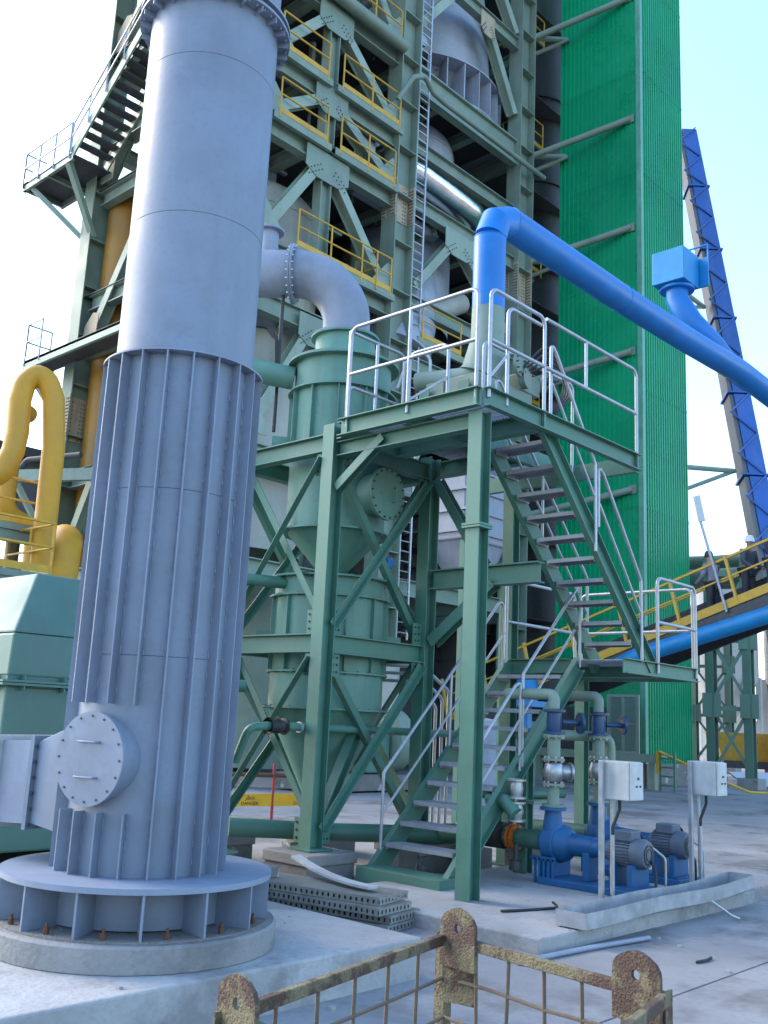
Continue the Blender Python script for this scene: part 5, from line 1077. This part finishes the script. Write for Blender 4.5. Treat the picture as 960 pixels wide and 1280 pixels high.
# ================================================================== right background
def trestle(a, b, h, lb):
    a = V(a); b = V(b); t = thing('pipe_trestle', lb, 'trestle', tuple((a+b)/2), 'pipe rack trestles'); U_ = V((0, 0, 1))
    for p in (a, b):
        part('leg', MB().ibeam(p+U_*.35, p+U_*h, .3, .3, (1, 0, 0)), 'trestle', t); part('footing', MB().box(p.x-.35, p.x+.35, p.y-.35, p.y+.35, 0, .349), 'conc', t)
        for z_ in (2.7, 5.0): part('gusset_plate', MB().plate([p+U_*(z_-.4)-(b-a).normalized()*.3, p+U_*(z_-.4)+(b-a).normalized()*.3, p+U_*(z_+.4)+(b-a).normalized()*.3, p+U_*(z_+.4)-(b-a).normalized()*.3], .34), 'trestle', t)
    for z0, z1 in ((.5, 2.6), (2.8, 4.9), (5.1, 7.2)):
        part('brace', MB().bar(a+U_*z0, b+U_*z1, .12, .12), 'trestle', t); part('brace', MB().bar(b+U_*z0, a+U_*z1, .1, .1), 'trestle', t); part('tie_beam', MB().bar(a+U_*z1, b+U_*z1, .14, .14), 'trestle', t)
trestle((32.73, 14.98, 0), (33.22, 13.88, 0), 7.8, 'dark green braced trestle at the right edge, nearer the camera')
trestle((45.13, 21.53, 0), (45.78, 20.09, 0), 7.8, 'dark green braced trestle farther back, just right of the lift shaft')
trestle((39.6, 13.0, 0), (40.6, 11.2, 0), 7.8, 'dark green braced trestle cut by the right edge of the picture')
for j, (dx, z_, r_, lb) in enumerate(((0, 7.95, .35, 'lowest dark green pipe on the far pipe rack at right'), (.8, 8.7, .3, 'upper dark green pipe on the far pipe rack at right'), (1.7, 8.1, .4, 'rear dark green pipe on the far pipe rack at right'))):
    solo('rack_pipe', MB().tube([(36+dx, 24, z_), (38+dx, 17.5, z_), (38.3+dx, 2, z_+.1)], r_, 14, 1), 'trestle', lb, 'pipe', (37+dx, 15, z_), 'pipes on the far rack', smooth=True)
for j, (x, y, r_, h, lb) in enumerate(((62, 27.5, 2.1, 12, 'pale silo on legs seen between the trestles, nearest the lift shaft'), (66, 24, 2.3, 14, 'pale silo at the right edge behind the trestles'), (80, 36, 2.6, 15, 'pale silo farthest off behind the trestles'))):
    s_ = thing('silo', lb, 'silo', (x, y, 0), 'pale silos in the background')
    part('shell', MB().lathe([(.3, 2.2), (r_, 5.2), (r_, h), (r_*.3, h+1), (0, h+1)], (x, y, 0), seg=32), 'silo', s_, True)
    for k in range(6):
        a = R(60*k); part('leg', MB().bar((x+r_*math.cos(a), y+r_*math.sin(a), 0), (x+r_*math.cos(a), y+r_*math.sin(a), 5.4), .3, .3), 'silo', s_)
sk_ = thing('yellow_skip', 'yellow steel skip on the ground behind the trestles', 'skip', (41.4, 17.6, .4))
part('body', MB().add([(40.9, 18.3, .7), (42.2, 16.5, .7), (42.9, 17.2, .7), (41.6, 19.0, .7), (40.7, 18.5, 1.85), (42.4, 16.1, 1.85), (43.3, 17.0, 1.85), (41.6, 19.4, 1.85)], [(0, 1, 5, 4), (1, 2, 6, 5), (2, 3, 7, 6), (3, 0, 4, 7), (3, 2, 1, 0)]), 'yellow', sk_)
part('frame', MB().bar((40.9, 18.3, .55), (42.3, 16.5, .55), .3, .3).bar((41.1, 18.4, 0), (41.1, 18.4, .5), .2, .3).bar((42.2, 16.9, 0), (42.2, 16.9, .5), .2, .3), 'dark', sk_)
solo('magenta_drum', MB().lathe([(0, 0), (.4, 0), (.4, .4), (.43, .42), (.4, .44), (.4, .85), (.43, .87), (.4, .89), (.4, 1.5), (0, 1.5)], (41.2, 15.9, .4), seg=20).box(40.6, 41.8, 15.4, 16.4, 0, .398), 'pink', 'magenta drum on a pallet at the right edge behind the trestle', 'drum', (41.2, 15.9, 0), smooth=True)
solo('scrap_sheet', MB().plate([(33.5, 14.2, .1), (36.5, 12.0, .12), (37.4, 12.8, .5), (34.4, 15.2, .45)], .05, (0, 0, 1)).plate([(34.5, 14.4, .25), (37.2, 12.2, .2), (37.8, 13.0, .7)], .04, (0, 0, 1)), 'steelcast', 'grey scrap sheets lying at the foot of the trestle', 'scrap', (35.5, 13.5, 0))
wl = thing('perimeter_wall', 'long pale wall along the far edge of the plant', 'wall', (95, 60, 0))
part('wall', MB().bar((20, 130, 1.6), (130, 20, 1.6), .3, 3.2), 'farwall', wl); part('coping', MB().bar((20, 130, 3.28), (130, 20, 3.28), .5, .15), 'conc', wl)
# dim building block behind the tower's ground floor
bd = thing('mill_building', 'grey open sided mill shed behind the foot of the tower', 'building', (31, 38, 0))
part('lower_wall', MB().box(16, 46, 36, 36.3, 0, 4.2), 'brownpanel', bd); part('upper_wall', MB().box(16, 46, 36, 36.3, 7.8, 11), 'brownpanel', bd)
for k in range(13): part('bay_post', MB().box(16.2+k*2.4, 16.7+k*2.4, 35.7, 36.4, 0, 11), 'sage', bd)
for z_ in (5.4, 6.6): part('sill_rail', MB().box(16, 46, 35.95, 36.1, z_, z_+.16), 'brownbelt', bd)
part('roof', MB().box(15.5, 46.5, 35.4, 44, 11.001, 11.4), 'floor', bd); part('crane_beam', MB().box(17, 45, 34.6, 35.1, 4.3, 4.9), 'orange', bd)
ab = thing('air_filter_box', 'pale grey ribbed air filter box behind the corner column', 'filter box', (12.3, 9.8, 0))
part('casing', MB().box(11.75, 12.95, 9.3, 10.15, 4.5, 5.75), 'greyduct', ab, bevel=.03)
for z_ in (4.62, 4.95, 5.28, 5.6): part('rib', MB().box(11.71, 12.99, 9.26, 10.19, z_, z_+.04), 'greyduct', ab)
part('hopper', MB().add([(11.8, 9.35, 4.5), (12.9, 9.35, 4.5), (12.9, 10.1, 4.5), (11.8, 10.1, 4.5), (12.1, 9.55, 3.9), (12.6, 9.55, 3.9), (12.6, 9.9, 3.9), (12.1, 9.9, 3.9)], [(0, 1, 5, 4), (1, 2, 6, 5), (2, 3, 7, 6), (3, 0, 4, 7)]), 'greyduct', ab)
for x, y in ((11.82, 9.37), (12.88, 9.37), (11.82, 10.08), (12.88, 10.08)): part('leg', MB().bar((x, y, 0), (x, y, 4.49), .09, .09), 'green', ab)
# warning tape behind the vessels
wt = thing('warning_banner', 'yellow warning tape banner strung behind the green hopper', 'banner', (11.2, 12.7, 0))
wa, wb = V((10.6, 13.3, .28)), V((11.75, 12.3, .35)); wd = (wb-wa).normalized()
part('sheet', MB().bar(wa, wb, .006, .2), 'tape', wt); 
for t in (.02, .55, .98): p = wa+(wb-wa)*t; part('post', MB().tube([(p.x, p.y+.02, 0), (p.x, p.y+.02, .9)], .025, 8), 'red', wt)
part('cross_rod', MB().tube([(10.5, 13.4, .7), (11.8, 12.3, .72)], .035, 8), 'rustbolt', wt)
nv = V((wd.y, -wd.x, 0)); 
for t in (.3, .86):
    textmesh('lettering', '\ufeae\ufec4\ufea7', .1, 'ink', wt, wa+(wb-wa)*t+nv*.006+V((0, 0, .04)), wd, (0, 0, 1))
    textmesh('lettering', 'DANGER', .07, 'ink', wt, wa+(wb-wa)*t+nv*.006+V((0, 0, -.055)), wd, (0, 0, 1))
p = wa+(wb-wa)*.05+nv*.006
part('warning_triangle', MB().tube([p+wd*.0-V((0, 0, .05)), p+wd*.05+V((0, 0, .06)), p+wd*.1-V((0, 0, .05)), p-V((0, 0, .05))], .006, 5), 'ink', wt)
es = thing('machine_skid', 'dark motor driven machine skid under the tower beyond the stair foot', 'machine', (17.5, 17.2, 0))
part('base', MB().box(15.8, 19.4, 16.4, 18, .05, .4), 'concdk', es); part('motor', MB().tube([(16.2, 17.2, 1.0), (17.4, 17.2, 1.0)], .45, 24), 'dark', es, True); part('gearbox', MB().box(17.6, 18.4, 16.7, 17.7, .42, 1.5), 'green', es, bevel=.05); part('blower', MB().tube([(18.5, 17.2, 1.2), (19.0, 17.2, 1.2)], .8, 28), 'sage', es, True); part('outlet', MB().tube([(18.75, 17.2, 1.6), (18.75, 17.2, 3.4), (18.75, 18.9, 3.9)], .3, 18, .4), 'tank', es, True)
solo('white_tank', MB().lathe([(0, 0), (.5, 0), (.5, 1.5), (.35, 1.75), (0, 1.8)], (14.9, 11.2, .02), seg=28), 'greyduct', 'pale cylinder tank seen through the stair treads', 'tank', (14.9, 11.2, 0), smooth=True)
